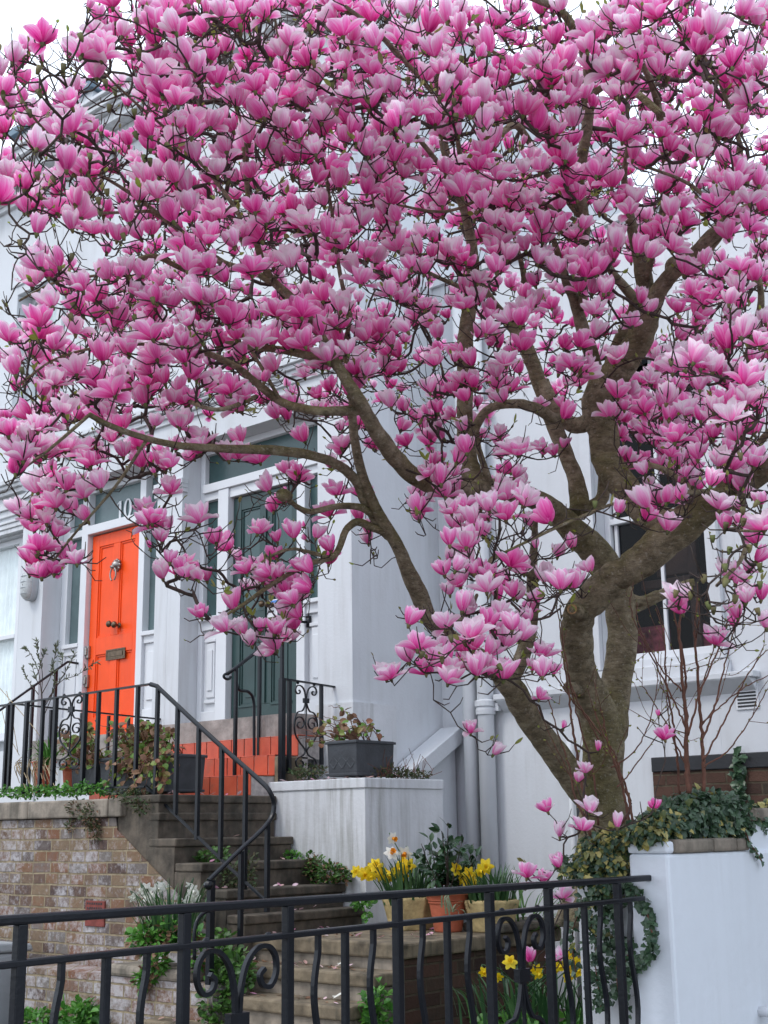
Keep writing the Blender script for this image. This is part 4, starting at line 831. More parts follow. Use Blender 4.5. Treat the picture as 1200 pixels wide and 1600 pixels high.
# camellia in the terracotta pot
cs = thing('glossy_shrub', ct-np.array([0, 0, .05]), 'dark glossy leaved evergreen shrub growing in the big terracotta pot', 'shrub'); st = MB(); lf = MB()
b0 = ct-np.array([0, 0, .05])
for x, y in [(700, 1285), (690, 1300), (672, 1312), (658, 1318), (680, 1330), (668, 1345), (700, 1330), (722, 1315), (740, 1318), (715, 1340), (735, 1345), (690, 1355), (675, 1360), (708, 1305), (695, 1318), (655, 1335), (745, 1338), (705, 1350)]:
    e = P(x, y, 1, ct[1]+RNG.uniform(-.15, .15)); md = b0*.45+e*.55+np.array([0, 0, -.02])+rv(.012); c_ = crom([b0+rv(.01), md, e], 7); st.tube(c_, np.linspace(.006, .002, len(c_)), 5)
    for k in range(15):
        t = RNG.integers(len(c_)//3, len(c_)); p = c_[t]; d = unit(rv()+np.array([0, 0, .25])); lf.leaf(p+d*.012, d, unit(np.array([.2, -.3, .9])+rv(.4)), RNG.uniform(.055, .085), RNG.uniform(.03, .042), RNG.random(), fold=.15, curl=.25)
st.build('stems', 'twig', cs, smooth=True); lf.build('leaves', 'camellia', cs)
# straggly plants in lead planters
def straggly(name, c, w, d, ends, Y, label, nl=7, mats=('pelarg', 'deadleaf'), cat='plant', jitter=.16):
    o = thing(name, c, label, cat); st = MB(); lf = MB(); dl = MB()
    for x, y in ends:
        e = P(x, y, 1, Y+RNG.uniform(-jitter, jitter)-(.22 if y > 1190 and w > .5 else 0)); b = np.asarray(c)+np.array([RNG.uniform(-w/2, w/2)*.9, RNG.uniform(-d/2, d/2)*.7, -.03]); b[0] = b[0]*.4+(e[0]*.6 if abs(e[0]-c[0]) < w/2 else b[0]*.6)
        md = (b+e)/2+np.array([0, 0, .05])+rv(.025); k = crom([b, md, e], 8)+rv(1)*0; k = k+RNG.normal(size=k.shape)*.004; st.tube(k, np.linspace(.005, .002, len(k)), 5)
        for t in RNG.integers(4, len(k), nl):
            tgt = lf if RNG.random() < .68 else dl; dd = unit(rv()+np.array([.2, -.3, .2])); tgt.leaf(k[t]+dd*.01, dd, unit(np.array([.4, -.5, .6])+rv(.5)), RNG.uniform(.03, .055), RNG.uniform(.035, .06), RNG.random(), fold=.3, curl=.3, shape='round')
    st.build('stems', 'redstem', o, smooth=True); lf.build('leaves', mats[0], o); dl.build('dead_leaves', mats[1], o); return o
rr = random.Random(3)
straggly('pelargonium', c2, .75, .3, [(rr.uniform(150, 262), rr.uniform(1128, 1200)) for _ in range(66)]+[(rr.uniform(165, 260), rr.uniform(1192, 1236)) for _ in range(60)]+[(272, 1145), (268, 1150), (262, 1140)], YB+.35, 'straggly half dried pelargonium spilling from the long lead trough')
straggly('pelargonium', c1, .3, .3, [(rr.uniform(86, 150), rr.uniform(1128, 1215)) for _ in range(34)], YB+.36, 'straggly green and brown pelargonium behind the scroll of the landing railing')
straggly('pelargonium', c3, .32, .42, [(514, 1103), (520, 1118), (528, 1128), (535, 1110), (545, 1128), (553, 1122), (566, 1126), (575, 1133), (583, 1130), (560, 1140), (548, 1138), (505, 1120), (498, 1125), (490, 1118), (508, 1135), (495, 1145), (486, 1150), (480, 1160), (500, 1160), (515, 1148), (525, 1142), (472, 1140), (468, 1155), (540, 1145), (572, 1145)], BY0+.12, 'leggy pelargonium with bare reddish stems in the square lead planter', nl=4)
# olive sapling
os_ = thing('olive_sapling', P(70, 1215, 1, YB+.45), 'thin olive sapling with grey green leaf tips on the landing', 'sapling'); st = MB(); lf = MB(); YO = YB+.45
def ol(pts, r0, r1):
    k = crom([P(x, y, 1, YO+dy) for x, y, dy in pts], 6); st.tube(k, np.linspace(r0, r1, len(k)), 6); return k
ol([(72, 1235, 0), (68, 1170, 0), (66, 1110, 0), (65, 1080, 0)], .009, .006)
tips = [[(65, 1085, 0), (60, 1050, .02), (48, 1022, .05), (38, 1013, .05)], [(65, 1085, 0), (66, 1050, 0), (60, 1025, 0), (58, 1003, 0)], [(65, 1085, 0), (78, 1060, 0), (84, 1035, .03), (88, 1008, .03)], [(66, 1110, 0), (90, 1070, .05), (105, 1045, .05), (116, 1022, .05)], [(66, 1105, 0), (95, 1065, 0), (120, 1055, 0), (150, 1034, 0)], [(60, 1085, 0), (45, 1065, 0), (36, 1045, 0)], [(68, 1120, 0), (80, 1090, -.03), (86, 1062, -.03), (82, 1040, -.03)], [(62, 1070, 0), (56, 1060, -.03), (50, 1040, 0)], [(58, 1055, 0), (66, 1030, 0), (70, 1018, 0)], [(84, 1055, 0), (98, 1035, 0), (92, 1020, 0)]]
for t in tips:
    k = ol(t, .004, .0018); h = len(k)//2
    for i in range(h-2, len(k)):
        for _ in range(2 if i < len(k)-4 else 4):
            d = unit(unit(k[-1]-k[h])*.9+rv(.45)); lf.leaf(k[i], d, unit(np.array([.4, -.6, .5])+rv(.4)), RNG.uniform(.03, .055), .011, RNG.random(), fold=.1, curl=.1)
st.build('stems', 'twig', os_, smooth=True); lf.build('leaves', 'olive', os_)
o = thing('strap_leaf_plant', ct2, 'strappy green plant with dry straw hanging from the terracotta pot', 'plant'); m = MB(); blades(m, P(74, 1195, 1, YB+.3), .05, 34, .24, .018, .6, .6); blades(m, ct2-np.array([0, 0, .03]), .05, 20, .14, .014, .6, .5); m.build('leaves', 'brightweed', o)
m = MB()
for _ in range(46):
    x = RNG.uniform(30, 88); b = P(x, RNG.uniform(1180, 1195), 1, YB+.26); e = P(x+RNG.uniform(-8, 8), RNG.uniform(1200, 1242), 1, YB+RNG.uniform(.02, .25)); m.tube(crom([b, (b+e)/2+np.array([0, -.04, .02]), e], 4), [.003]*9, 4, rnd=RNG.random())
m.build('dry_straw', 'straw', o)
o = thing('lanky_stem', P(8, 1085, 1, YB+.5), 'bare lanky stem leaning across the landing railing', 'plant'); m = MB(); 
for a in ([(-5, 1070, 0), (30, 1110, 0), (62, 1150, 0), (70, 1175, 0)], [(3, 1110, 0), (12, 1145, 0), (30, 1180, 0)], [(10, 1080, 0), (15, 1100, 0), (28, 1175, 0)]):
    k = crom([P(x, y, 1, YB+.25) for x, y, _ in a], 5); m.tube(k, .003, 5)
m.build('stem', 'straw', o, smooth=True)
# weeds and ferns
def weed(name, spots, label, mat, L=.03, w=.02, cat='weeds', shape='round', stems=False, group=None, mat2=None, kind=None):
    o = thing(name, spots[0][0], label, cat, group); m = MB(); m2 = MB()
    for c, rad, n in spots:
        clump(m, c, rad, n, L, w, .6, shape)
        if mat2: clump(m2, c, rad, n//3, L, w, .5, shape)
    f = m.build('leaves', mat, o)
    if mat2: m2.build('dry_leaves', mat2, o)
    return o
sp_ = []
for x in range(2, 170, 9): sp_.append((P(x, 1240-x*.055+RNG.uniform(-3, 3), 1, YB+.06), (.06, .08, .035+.03*RNG.random()), 42))
weed('creeping_weed', sp_, 'low green creeper growing along the coping of the brick wall', 'brightweed', .028, .022)
weed('trailing_fern', [(P(118, 1262, 1, YB-.03), (.10, .05, .07), 150), (P(140, 1275, 1, YB-.04), (.11, .05, .10), 230), (P(148, 1300, 1, YB-.03), (.06, .04, .08), 90), (P(110, 1290, 1, YB-.02), (.05, .03, .05), 50)], 'mossy brown green fern trailing down the brick wall face', 'fern', .022, .012, mat2='deadleaf')
weed('mossy_cushion', [(P(205, 1246, 1, YB), (.16, .12, .07), 260), (P(222, 1260, 1, YB-.02), (.10, .06, .06), 130), (P(180, 1240, 1, YB), (.08, .08, .04), 70)], 'mossy cushion plant at the top corner of the stone stairs', 'fern', .022, .012)
def onstep(x, y, k): z = edges[k][1]; return P(x, y, 2, z)
weed('step_weed', [(P(366, 1264, 1, YBK-.12), (.10, .08, .06), 80), (P(396, 1262, 1, YBK-.06), (.08, .06, .09), 90)], 'green weed at the right end of the top stone step', 'weed', .03, .022, group='weeds on the stone stairs', mat2='deadleaf')
weed('step_weed', [(P(322, 1338, 1, YB+.22), (.10, .06, .05), 100), (P(346, 1336, 1, YB+.25), (.06, .06, .06), 70), (P(297, 1335, 1, YB+.2), (.04, .05, .05), 30)], 'bright green weed behind the lower rail of the stair railing', 'weed', .03, .024, group='weeds on the stone stairs')
weed('step_weed', [(P(362, 1370, 1, YB+.22), (.10, .08, .09), 220), (P(385, 1375, 1, YB+.25), (.08, .07, .09), 150), (P(393, 1352, 1, YB+.28), (.05, .06, .09), 80)], 'ferny brown green weed around the stair railing post', 'fern', .025, .014, group='weeds on the stone stairs')
weed('step_weed', [(P(455, 1338, 1, YBK-.03), (.08, .06, .05), 80)], 'small bright weed against the white block, upper of the two', 'brightweed', .028, .022, group='weeds on the stone stairs')
weed('step_weed', [(P(490, 1356, 1, YBK-.08), (.09, .08, .11), 260), (P(515, 1364, 1, YBK-.08), (.12, .09, .08), 280), (P(534, 1368, 1, YBK-.05), (.08, .06, .06), 110)], 'biggest bushy weed at the right end of the stone treads', 'weed', .028, .018, group='weeds on the stone stairs', mat2='deadleaf')
weed('step_weed', [(P(563, 1410, 1, YBK-.12), (.10, .07, .05), 120), (P(573, 1425, 1, YBK-.25), (.03, .03, .05), 24)], 'bright weed on the tread beside the left buff pot', 'brightweed', .034, .028, group='weeds on the stone stairs')
weed('foot_weed', [(P(592, 1582, 0, XR+.03), (.06, .13, .16), 170)], 'green weed growing against the brick side of the lower steps', 'brightweed', .045, .036)
weed('wall_plant', [(P(232, 1468, 1, YL+.05), (.16, .12, .10), 260), (P(262, 1458, 1, YL+.1), (.16, .12, .10), 210), (P(247, 1505, 1, YL-.04), (.09, .05, .09), 110), (P(225, 1530, 1, YL-.04), (.07, .05, .07), 80), (P(310, 1490, 1, YL+.1), (.10, .08, .14), 130)], 'bright green and brown plant spilling over the low brick planter wall', 'brightweed', .042, .032, cat='plant', mat2='deadleaf')
weed('stair_ivy', [(P(350, 1490, 1, 5.45), (.10, .10, .14), 240), (P(355, 1540, 1, 5.40), (.13, .10, .16), 380), (P(372, 1520, 1, 5.42), (.10, .1, .16), 200), (P(345, 1590, 1, 5.35), (.12, .1, .12), 240), (P(330, 1570, 1, 5.3), (.08, .08, .1), 120)], 'dense green creeper on the corner behind the stair newel', 'weed', .036, .028, cat='creeper')
weed('ground_weeds', [(P(60, 1596, 1, 5.15), (.22, .12, .07), 220), (P(120, 1590, 1, 5.15), (.18, .12, .10), 230), (P(140, 1590, 1, 5.2), (.12, .1, .08), 120)], 'bright green weeds at the foot of the brick wall in the lower left corner', 'brightweed', .05, .03)
weed('bed_moss', [(P(485, 1206, 1, BY0+.12), (.20, .10, .05), 260), (P(468, 1208, 1, BY0+.10), (.10, .07, .03), 80)], 'mossy plant on the white block left of the square planter', 'fern', .025, .014, cat='plant')
weed('bed_moss', [(P(612, 1207, 0, BX1-.10), (.08, .22, .045), 200), (P(640, 1211, 0, BX1-.08), (.08, .22, .04), 160), (P(655, 1212, 0, BX1-.06), (.05, .12, .04), 60)], 'brown mossy growth along the white block right of the square planter', 'fern', .03, .012, cat='plant')
o = thing('dry_twigs', P(640, 1210, 0, BX1-.1), 'dry twiggy tufts standing on the right edge of the white block', 'plant'); m = MB()
for _ in range(60):
    b = P(RNG.uniform(590, 668), 1214, 0, BX1-.09); d = unit(rv(.8)+np.array([0, 0, .9])); l_ = RNG.uniform(.05, .2); m.tube(crom([b, b+d*l_*.5+rv(.015), b+d*l_+rv(.025)], 3), [.002]*7, 4)
m.build('twigs', 'redstem', o)
o = thing('grass_tuft', P(800, 1450, 1, 7.1), 'loose pale green strap grass on the platform right of the buff pots', 'grass tuft'); m = MB(); blades(m, P(800, 1455, 1, 7.0), .16, 42, .36, .013, .9, .7); blades(m, P(820, 1430, 1, 7.2), .18, 26, .36, .012, .9, .6); m.build('leaves', 'weed', o)
o = thing('variegated_tuft', ct+np.array([.14, -.1, 0]), 'pale variegated strap leaves hanging between the terracotta and buff pots', 'plant'); m = MB()
for x, y, e in ((697, 1415, (703, 1432)), (699, 1412, (697, 1428)), (702, 1410, (690, 1418)), (700, 1412, (708, 1425))):
    a, b = P(703, 1398, 1, YP-.05), P(*e, 1, YP-.08); k = crom([a, (a+b)/2+np.array([0, -.03, .04]), b], 5); m.ribbon(k, 1, .001, .012)
blades(m, P(704, 1425, 1, YP-.03), .02, 9, .12, .012, .9, .8); m.build('leaves', 'palegrass', o)
# green cover of the garden under the front railing
g_ = MB()
for _ in range(2600):
    x = RNG.uniform(735, 985); y = RNG.uniform(1545, 1680); p = P(x, y, 2, .42+RNG.uniform(-.05, .12)); 
    if p[1] > 7: continue
    g_.leaf(p, unit(rv()+np.array([0, 0, .5])), unit(np.array([0, -.2, 1])+rv(.4)), RNG.uniform(.04, .075), RNG.uniform(.03, .05), RNG.random(), shape='round')
gc = g_.build('ground_cover', 'brightweed'); tag(gc, 'bright green leafy cover under the right end of the front railing', 'ground cover', kind='stuff')
# ------------------------------------------------------------------ ivy on the wall end
iv = thing('ivy', (-3.3, 5.0, 1.4), 'dark and yellow variegated ivy over the white garden wall end, hanging behind the railing', 'ivy')
m = MB(); v = MB(); st = MB()
def ivyball(c, rad, n, var=.25, L=.055):
    L = L*.6
    for _ in range(int(n*1.8)):
        u_ = unit(rv()); p = np.asarray(c)+u_*np.asarray(rad)*RNG.uniform(.55, 1.0); t = v if RNG.random() < var else m; s_ = RNG.uniform(.55, 1.2)
        t.leaf(p, unit(u_*.6+rv(.5)+np.array([.1, -.1, -.35])), unit(u_+np.array([.3, -.4, .5])+rv(.35)), L*s_, L*.95*s_, RNG.random(), fold=.18, curl=.3, shape='ivy')
YI = 4.98
for x, y, rx, rz, n, va in ((925, 1345, .09, .09, 150, .5), (945, 1325, .11, .08, 190, .55), (975, 1310, .10, .05, 150, .6), (905, 1365, .07, .06, 90, .35), (940, 1370, .10, .09, 150, .35), (960, 1345, .08, .08, 110, .45), (950, 1398, .08, .07, 90, .2), (930, 1420, .06, .08, 60, .12), (950, 1450, .05, .09, 50, .05), (962, 1490, .04, .09, 36, .03), (935, 1480, .05, .09, 40, .03), (940, 1545, .07, .08, 60, .02), (890, 1350, .06, .04, 50, .3)):
    ivyball(P(x, y, 1, YI), (rx, .10, rz), n, va, .05)
k = crom([P(x, y, 1, GY0-.03) for x, y in ((975, 1378), (990, 1395), (1004, 1410), (1012, 1430), (1019, 1460), (1020, 1480), (1008, 1495), (995, 1508), (985, 1515), (975, 1530))], 6); st.tube(k, .004, 5)
for p in k:
    for _ in range(5):
        t = m; d = unit(rv()+np.array([0, -.3, -.5])); t.leaf(p+rv(.012), d, unit(np.array([.2, -.8, .4])+rv(.3)), RNG.uniform(.02, .036), RNG.uniform(.018, .034), RNG.random(), fold=.15, shape='ivy')
for x0, x1, y0, y1 in ((960, 970, 1405, 1560), (984, 975, 1460, 1590), (905, 895, 1400, 1520), (925, 935, 1440, 1580)):
    k = crom([P(x0+(x1-x0)*t+RNG.uniform(-5, 5), y0+(y1-y0)*t, 1, GY0-.02) for t in np.linspace(0, 1, 6)], 4); st.tube(k, .003, 4)
    for p in k:
        for _ in range(2): m.leaf(p+rv(.01), unit(rv()+np.array([0, -.3, -.5])), unit(np.array([.2, -.8, .4])+rv(.3)), RNG.uniform(.02, .036), RNG.uniform(.018, .034), RNG.random(), fold=.15, shape='ivy')
m.build('leaves', 'ivy', iv); v.build('variegated_leaves', 'variegated', iv); st.build('stems', 'redstem', iv, smooth=True)
iv = thing('ivy', (-3.0, 5.4, 1.5), 'mound of dark green ivy on top of the white garden wall at the lower right', 'ivy'); m = MB(); v = MB(); st = MB()
XI = GWX-.09
for x, y, ry, rz, n, va in ((1010, 1300, .10, .05, 130, .5), (1030, 1288, .14, .06, 200, .3), (1060, 1275, .16, .08, 260, .12), (1090, 1265, .16, .10, 320, .08), (1120, 1270, .16, .10, 320, .05), (1150, 1275, .14, .09, 280, .06), (1172, 1285, .10, .08, 150, .08), (1190, 1264, .12, .03, 90, .7), (1045, 1296, .14, .04, 110, .25), (1100, 1297, .16, .03, 120, .1), (1140, 1297, .12, .03, 90, .08)):
    c = P(x, y, 0, XI); 
    ivyball(c, (.10, ry*.8, rz), n, va, .055)
k = crom([P(x, y, 0, GWX+.02) for x, y in ((1165, 1300), (1172, 1318), (1182, 1332), (1190, 1345))], 5); st.tube(k, .004, 5)
for p in k: m.leaf(p, unit(rv()+np.array([0, -.3, -.5])), unit(np.array([.8, -.2, .4])+rv(.3)), .03, .03, RNG.random(), shape='ivy')
m.build('leaves', 'ivy', iv); v.build('variegated_leaves', 'variegated', iv); st.build('stems', 'redstem', iv, smooth=True)
ivw = thing('ivy', P(1152, 1215, 1, YW-.03), 'thin strand of ivy climbing the brick base under the black band', 'ivy'); m = MB()
for y in range(1175, 1262, 4): 
    for _ in range(3): p = P(1154+RNG.uniform(-6, 6), y, 1, YW-.05); m.leaf(p, unit(rv()+np.array([0, -.2, -.4])), unit(np.array([.3, -.8, .4])+rv(.3)), .06, .055, RNG.random(), shape='ivy')
m.build('leaves', 'ivy', ivw)
# bare shrub in the raised bed, suckers by the trunk
def stems(name, lines, mat, label, cat, r=1.0, twigs=0, buds=None):
    o = thing(name, PD(*lines[0][0][0], lines[0][1]), label, cat); m = MB(); bd = MB()
    for pts, dep, r0, r1 in lines:
        k = crom([PD(x, y, dep+i*.02) for i, (x, y) in enumerate(pts)], 8); k = k+RNG.normal(size=k.shape)*.002; m.tube(k, np.linspace(r0, r1, len(k))*r, 6)
        for _ in range(twigs):
            t = RNG.integers(len(k)//3, len(k)-1); d = unit(unit(k[t+1]-k[t])+rv(.55)); l_ = RNG.uniform(.10, .32)
            c = crom([k[t], k[t]+d*l_*.5+rv(.012), k[t]+d*l_+np.array([0, 0, .05])+rv(.02)], 4); m.tube(c, np.linspace(r1*.7, .0014, len(c)), 5)
            for q_ in c[2::2]:
                if buds: bd.leaf(q_, unit(d+rv(.3)), unit(rv()), .016, .009, RNG.random(), fold=.4)
        if buds:
            for t in range(6, len(k), 3): bd.leaf(k[t], unit(unit(k[t]-k[t-1])+rv(.5)), unit(rv()), .015, .008, RNG.random(), fold=.4)
    m.build('stems', mat, o, smooth=True)
    if buds: bd.build('buds', buds, o)['kind'] = 'stuff'
    return o
stems('bare_shrub', [
 ([(1075, 1240), (1072, 1190), (1072, 1120), (1066, 1060), (1062, 990), (1064, 930)], 5.7, .011, .004), ([(1078, 1240), (1074, 1180), (1070, 1110), (1070, 1050), (1058, 980), (1045, 920)], 5.75, .008, .003),
 ([(1100, 1235), (1099, 1180), (1094, 1110), (1090, 1050), (1086, 990), (1090, 930)], 5.7, .009, .004), ([(1062, 1240), (1058, 1180), (1050, 1120), (1040, 1060), (1038, 1000), (1025, 950)], 5.8, .006, .002),
 ([(1074, 1150), (1095, 1080), (1120, 1020), (1140, 960), (1150, 910)], 5.65, .005, .002), ([(1096, 1160), (1115, 1110), (1127, 1060), (1142, 1000), (1160, 930)], 5.6, .005, .002),
 ([(1098, 1190), (1130, 1130), (1155, 1080), (1185, 1030), (1215, 1000)], 5.6, .005, .002), ([(1096, 1130), (1130, 1100), (1170, 1070), (1215, 1050)], 5.6, .004, .002), ([(1100, 1200), (1140, 1170), (1175, 1120), (1210, 1060)], 5.65, .004, .002),
 ([(1072, 1140), (1050, 1090), (1010, 1010), (985, 950), (990, 910)], 5.75, .0045, .002), ([(1070, 1170), (1035, 1120), (1010, 1080), (990, 1050)], 5.75, .004, .0015), ([(1066, 1080), (1030, 1040), (1000, 980), (995, 940)], 5.75, .004, .0015),
 ([(1092, 1090), (1110, 1030), (1130, 980), (1190, 970)], 5.7, .0035, .0015), ([(1074, 1200), (1050, 1150), (1042, 1090), (1040, 1030)], 5.8, .004, .0015)], 'redstem', 'bare reddish multi stemmed shrub rising from the ivy mound before the window', 'shrub', 1.0, 2, 'youngleaf')
stems('sucker_shoots', [
 ([(925, 1320), (915, 1260), (905, 1200), (895, 1140), (888, 1080), (880, 1030)], 5.75, .009, .003), ([(930, 1300), (900, 1250), (890, 1200), (870, 1140), (855, 1080)], 5.7, .006, .002), ([(935, 1290), (925, 1200), (905, 1130), (890, 1060), (875, 980), (868, 920)], 5.8, .005, .002),
 ([(960, 1300), (985, 1260), (970, 1220), (950, 1160), (940, 1110)], 5.8, .008, .003), ([(985, 1290), (975, 1240), (965, 1190), (945, 1150), (925, 1100)], 5.75, .007, .002), ([(990, 1290), (978, 1230), (955, 1180), (945, 1165)], 5.7, .006, .002),
 ([(950, 1180), (915, 1120), (890, 1090), (850, 1030), (820, 990)], 5.8, .004, .0015), ([(940, 1150), (905, 1100), (885, 1040), (875, 950)], 5.8, .004, .0015), ([(920, 1290), (905, 1240), (860, 1150), (820, 1060)], 5.7, .004, .0015),
 ([(955, 1200), (985, 1180), (1010, 1140), (1025, 1080), (1030, 1000)], 5.75, .004, .0015), ([(965, 1230), (990, 1200), (1040, 1130), (1055, 1090)], 5.7, .0035, .0015)], 'redstem', 'reddish sucker shoots with small green buds around the foot of the magnolia', 'shoots', 1.0, 2, 'youngleaf')
# fallen petals and leaves on the steps
fp = MB(); rng_ = RNG
for k in range(90):
    j = rng_.integers(0, 3)
    if j == 0: p = P(rng_.uniform(455, 600), rng_.uniform(1458, 1466), 2, ZM+.004)
    elif j == 1: p = np.array([rng_.uniform(XL, XR-.1), YR-.03-rng_.uniform(.0, .1), ZM-.147+.004])
    else: p = np.array([rng_.uniform(XL, XR-.1), YR-.25-rng_.uniform(0, .1), ZM-.294+.004])
    s_ = rng_.uniform(.02, .04); fp.leaf(p, unit(np.array([rng_.normal(), rng_.normal(), .1])), unit(np.array([0, 0, 1])+rv(.3)), s_, s_*.6, rng_.random(), fold=.3, shape='round')
tag(fp.build('fallen_leaves', 'deadleaf'), 'dry fallen leaves lying along the backs of the lower stone steps', 'fallen leaves', kind='stuff')
for i, (x, y, s_, lb) in enumerate(((520, 1560, .075, 'white fallen petal on the third lower step'), (527, 1508, .06, 'white fallen petal on the second lower step'), (705, 1452, .08, 'white fallen petal lying before the terracotta pot'))):
    p = P(x, y, 2, ZM+.01) if i == 2 else (np.array([-5.6, YR-.30, ZM-.285]) if i == 0 else np.array([-5.65, YR-.08, ZM-.138]))
    if i < 2:
        zz = ZM-.147*(2-i)+.012; p = P(x, y, 2, zz)
    m = MB(); m.leaf(p, unit([1, .2, .25]), unit([0, -.4, 1]), s_, s_*.6, .5, fold=.35, curl=-.2); m.leaf(p+np.array([.01, .01, .004]), unit([-.6, .6, .2]), unit([0, -.2, 1]), s_*.7, s_*.5, .8, fold=.3)
    tag(m.build('fallen_petal', 'whitepetal'), lb, 'petal', 'fallen white petals')

pp = MB()
for k in range(150):
    j = rng_.integers(0, 5)
    if j == 0: p = np.array([rng_.uniform(XL, XR-.1), rng_.uniform(YR+.05, YR+.9), ZM+.006])
    elif j < 3: q_ = rng_.integers(1, 5); p = np.array([rng_.uniform(XL-.1, XR-.1), YR-.222*q_+rng_.uniform(.02, .2), ZM-.147*q_+.006])
    elif j == 3: q_ = rng_.integers(0, len(edges)); p = np.array([edges[q_][0]-rng_.uniform(.02, .2), rng_.uniform(YB+.1, YBK-.1), edges[q_][1]+.006])
    else: p = np.array([rng_.uniform(BX0+.3, BX1-.03), rng_.uniform(BY0+.02, BY0+.25), BZ+.006])
    s_ = rng_.uniform(.03, .055); pp.leaf(p, unit(np.array([rng_.normal(), rng_.normal(), .12])), unit(np.array([0, 0, 1])+rv(.3)), s_, s_*.5, rng_.random(), fold=.25, curl=-.15)
MT['fallen'] = leafmat('fallen_magnolia_petal', [(.70, .28, .45), (.62, .50, .50), (.45, .25, .18), (.75, .55, .62)], .6, .2)
tag(pp.build('fallen_petals', 'fallen'), 'pink and browning petals scattered over the stone steps and ledges', 'fallen petals', kind='stuff')
# ------------------------------------------------------------------ magnolia tree
RNG = np.random.default_rng(23)
mg = thing('magnolia_tree', PD(945, 1310, 6.35), 'large magnolia tree covered in pink goblet flowers, leaning over the doors', 'tree')
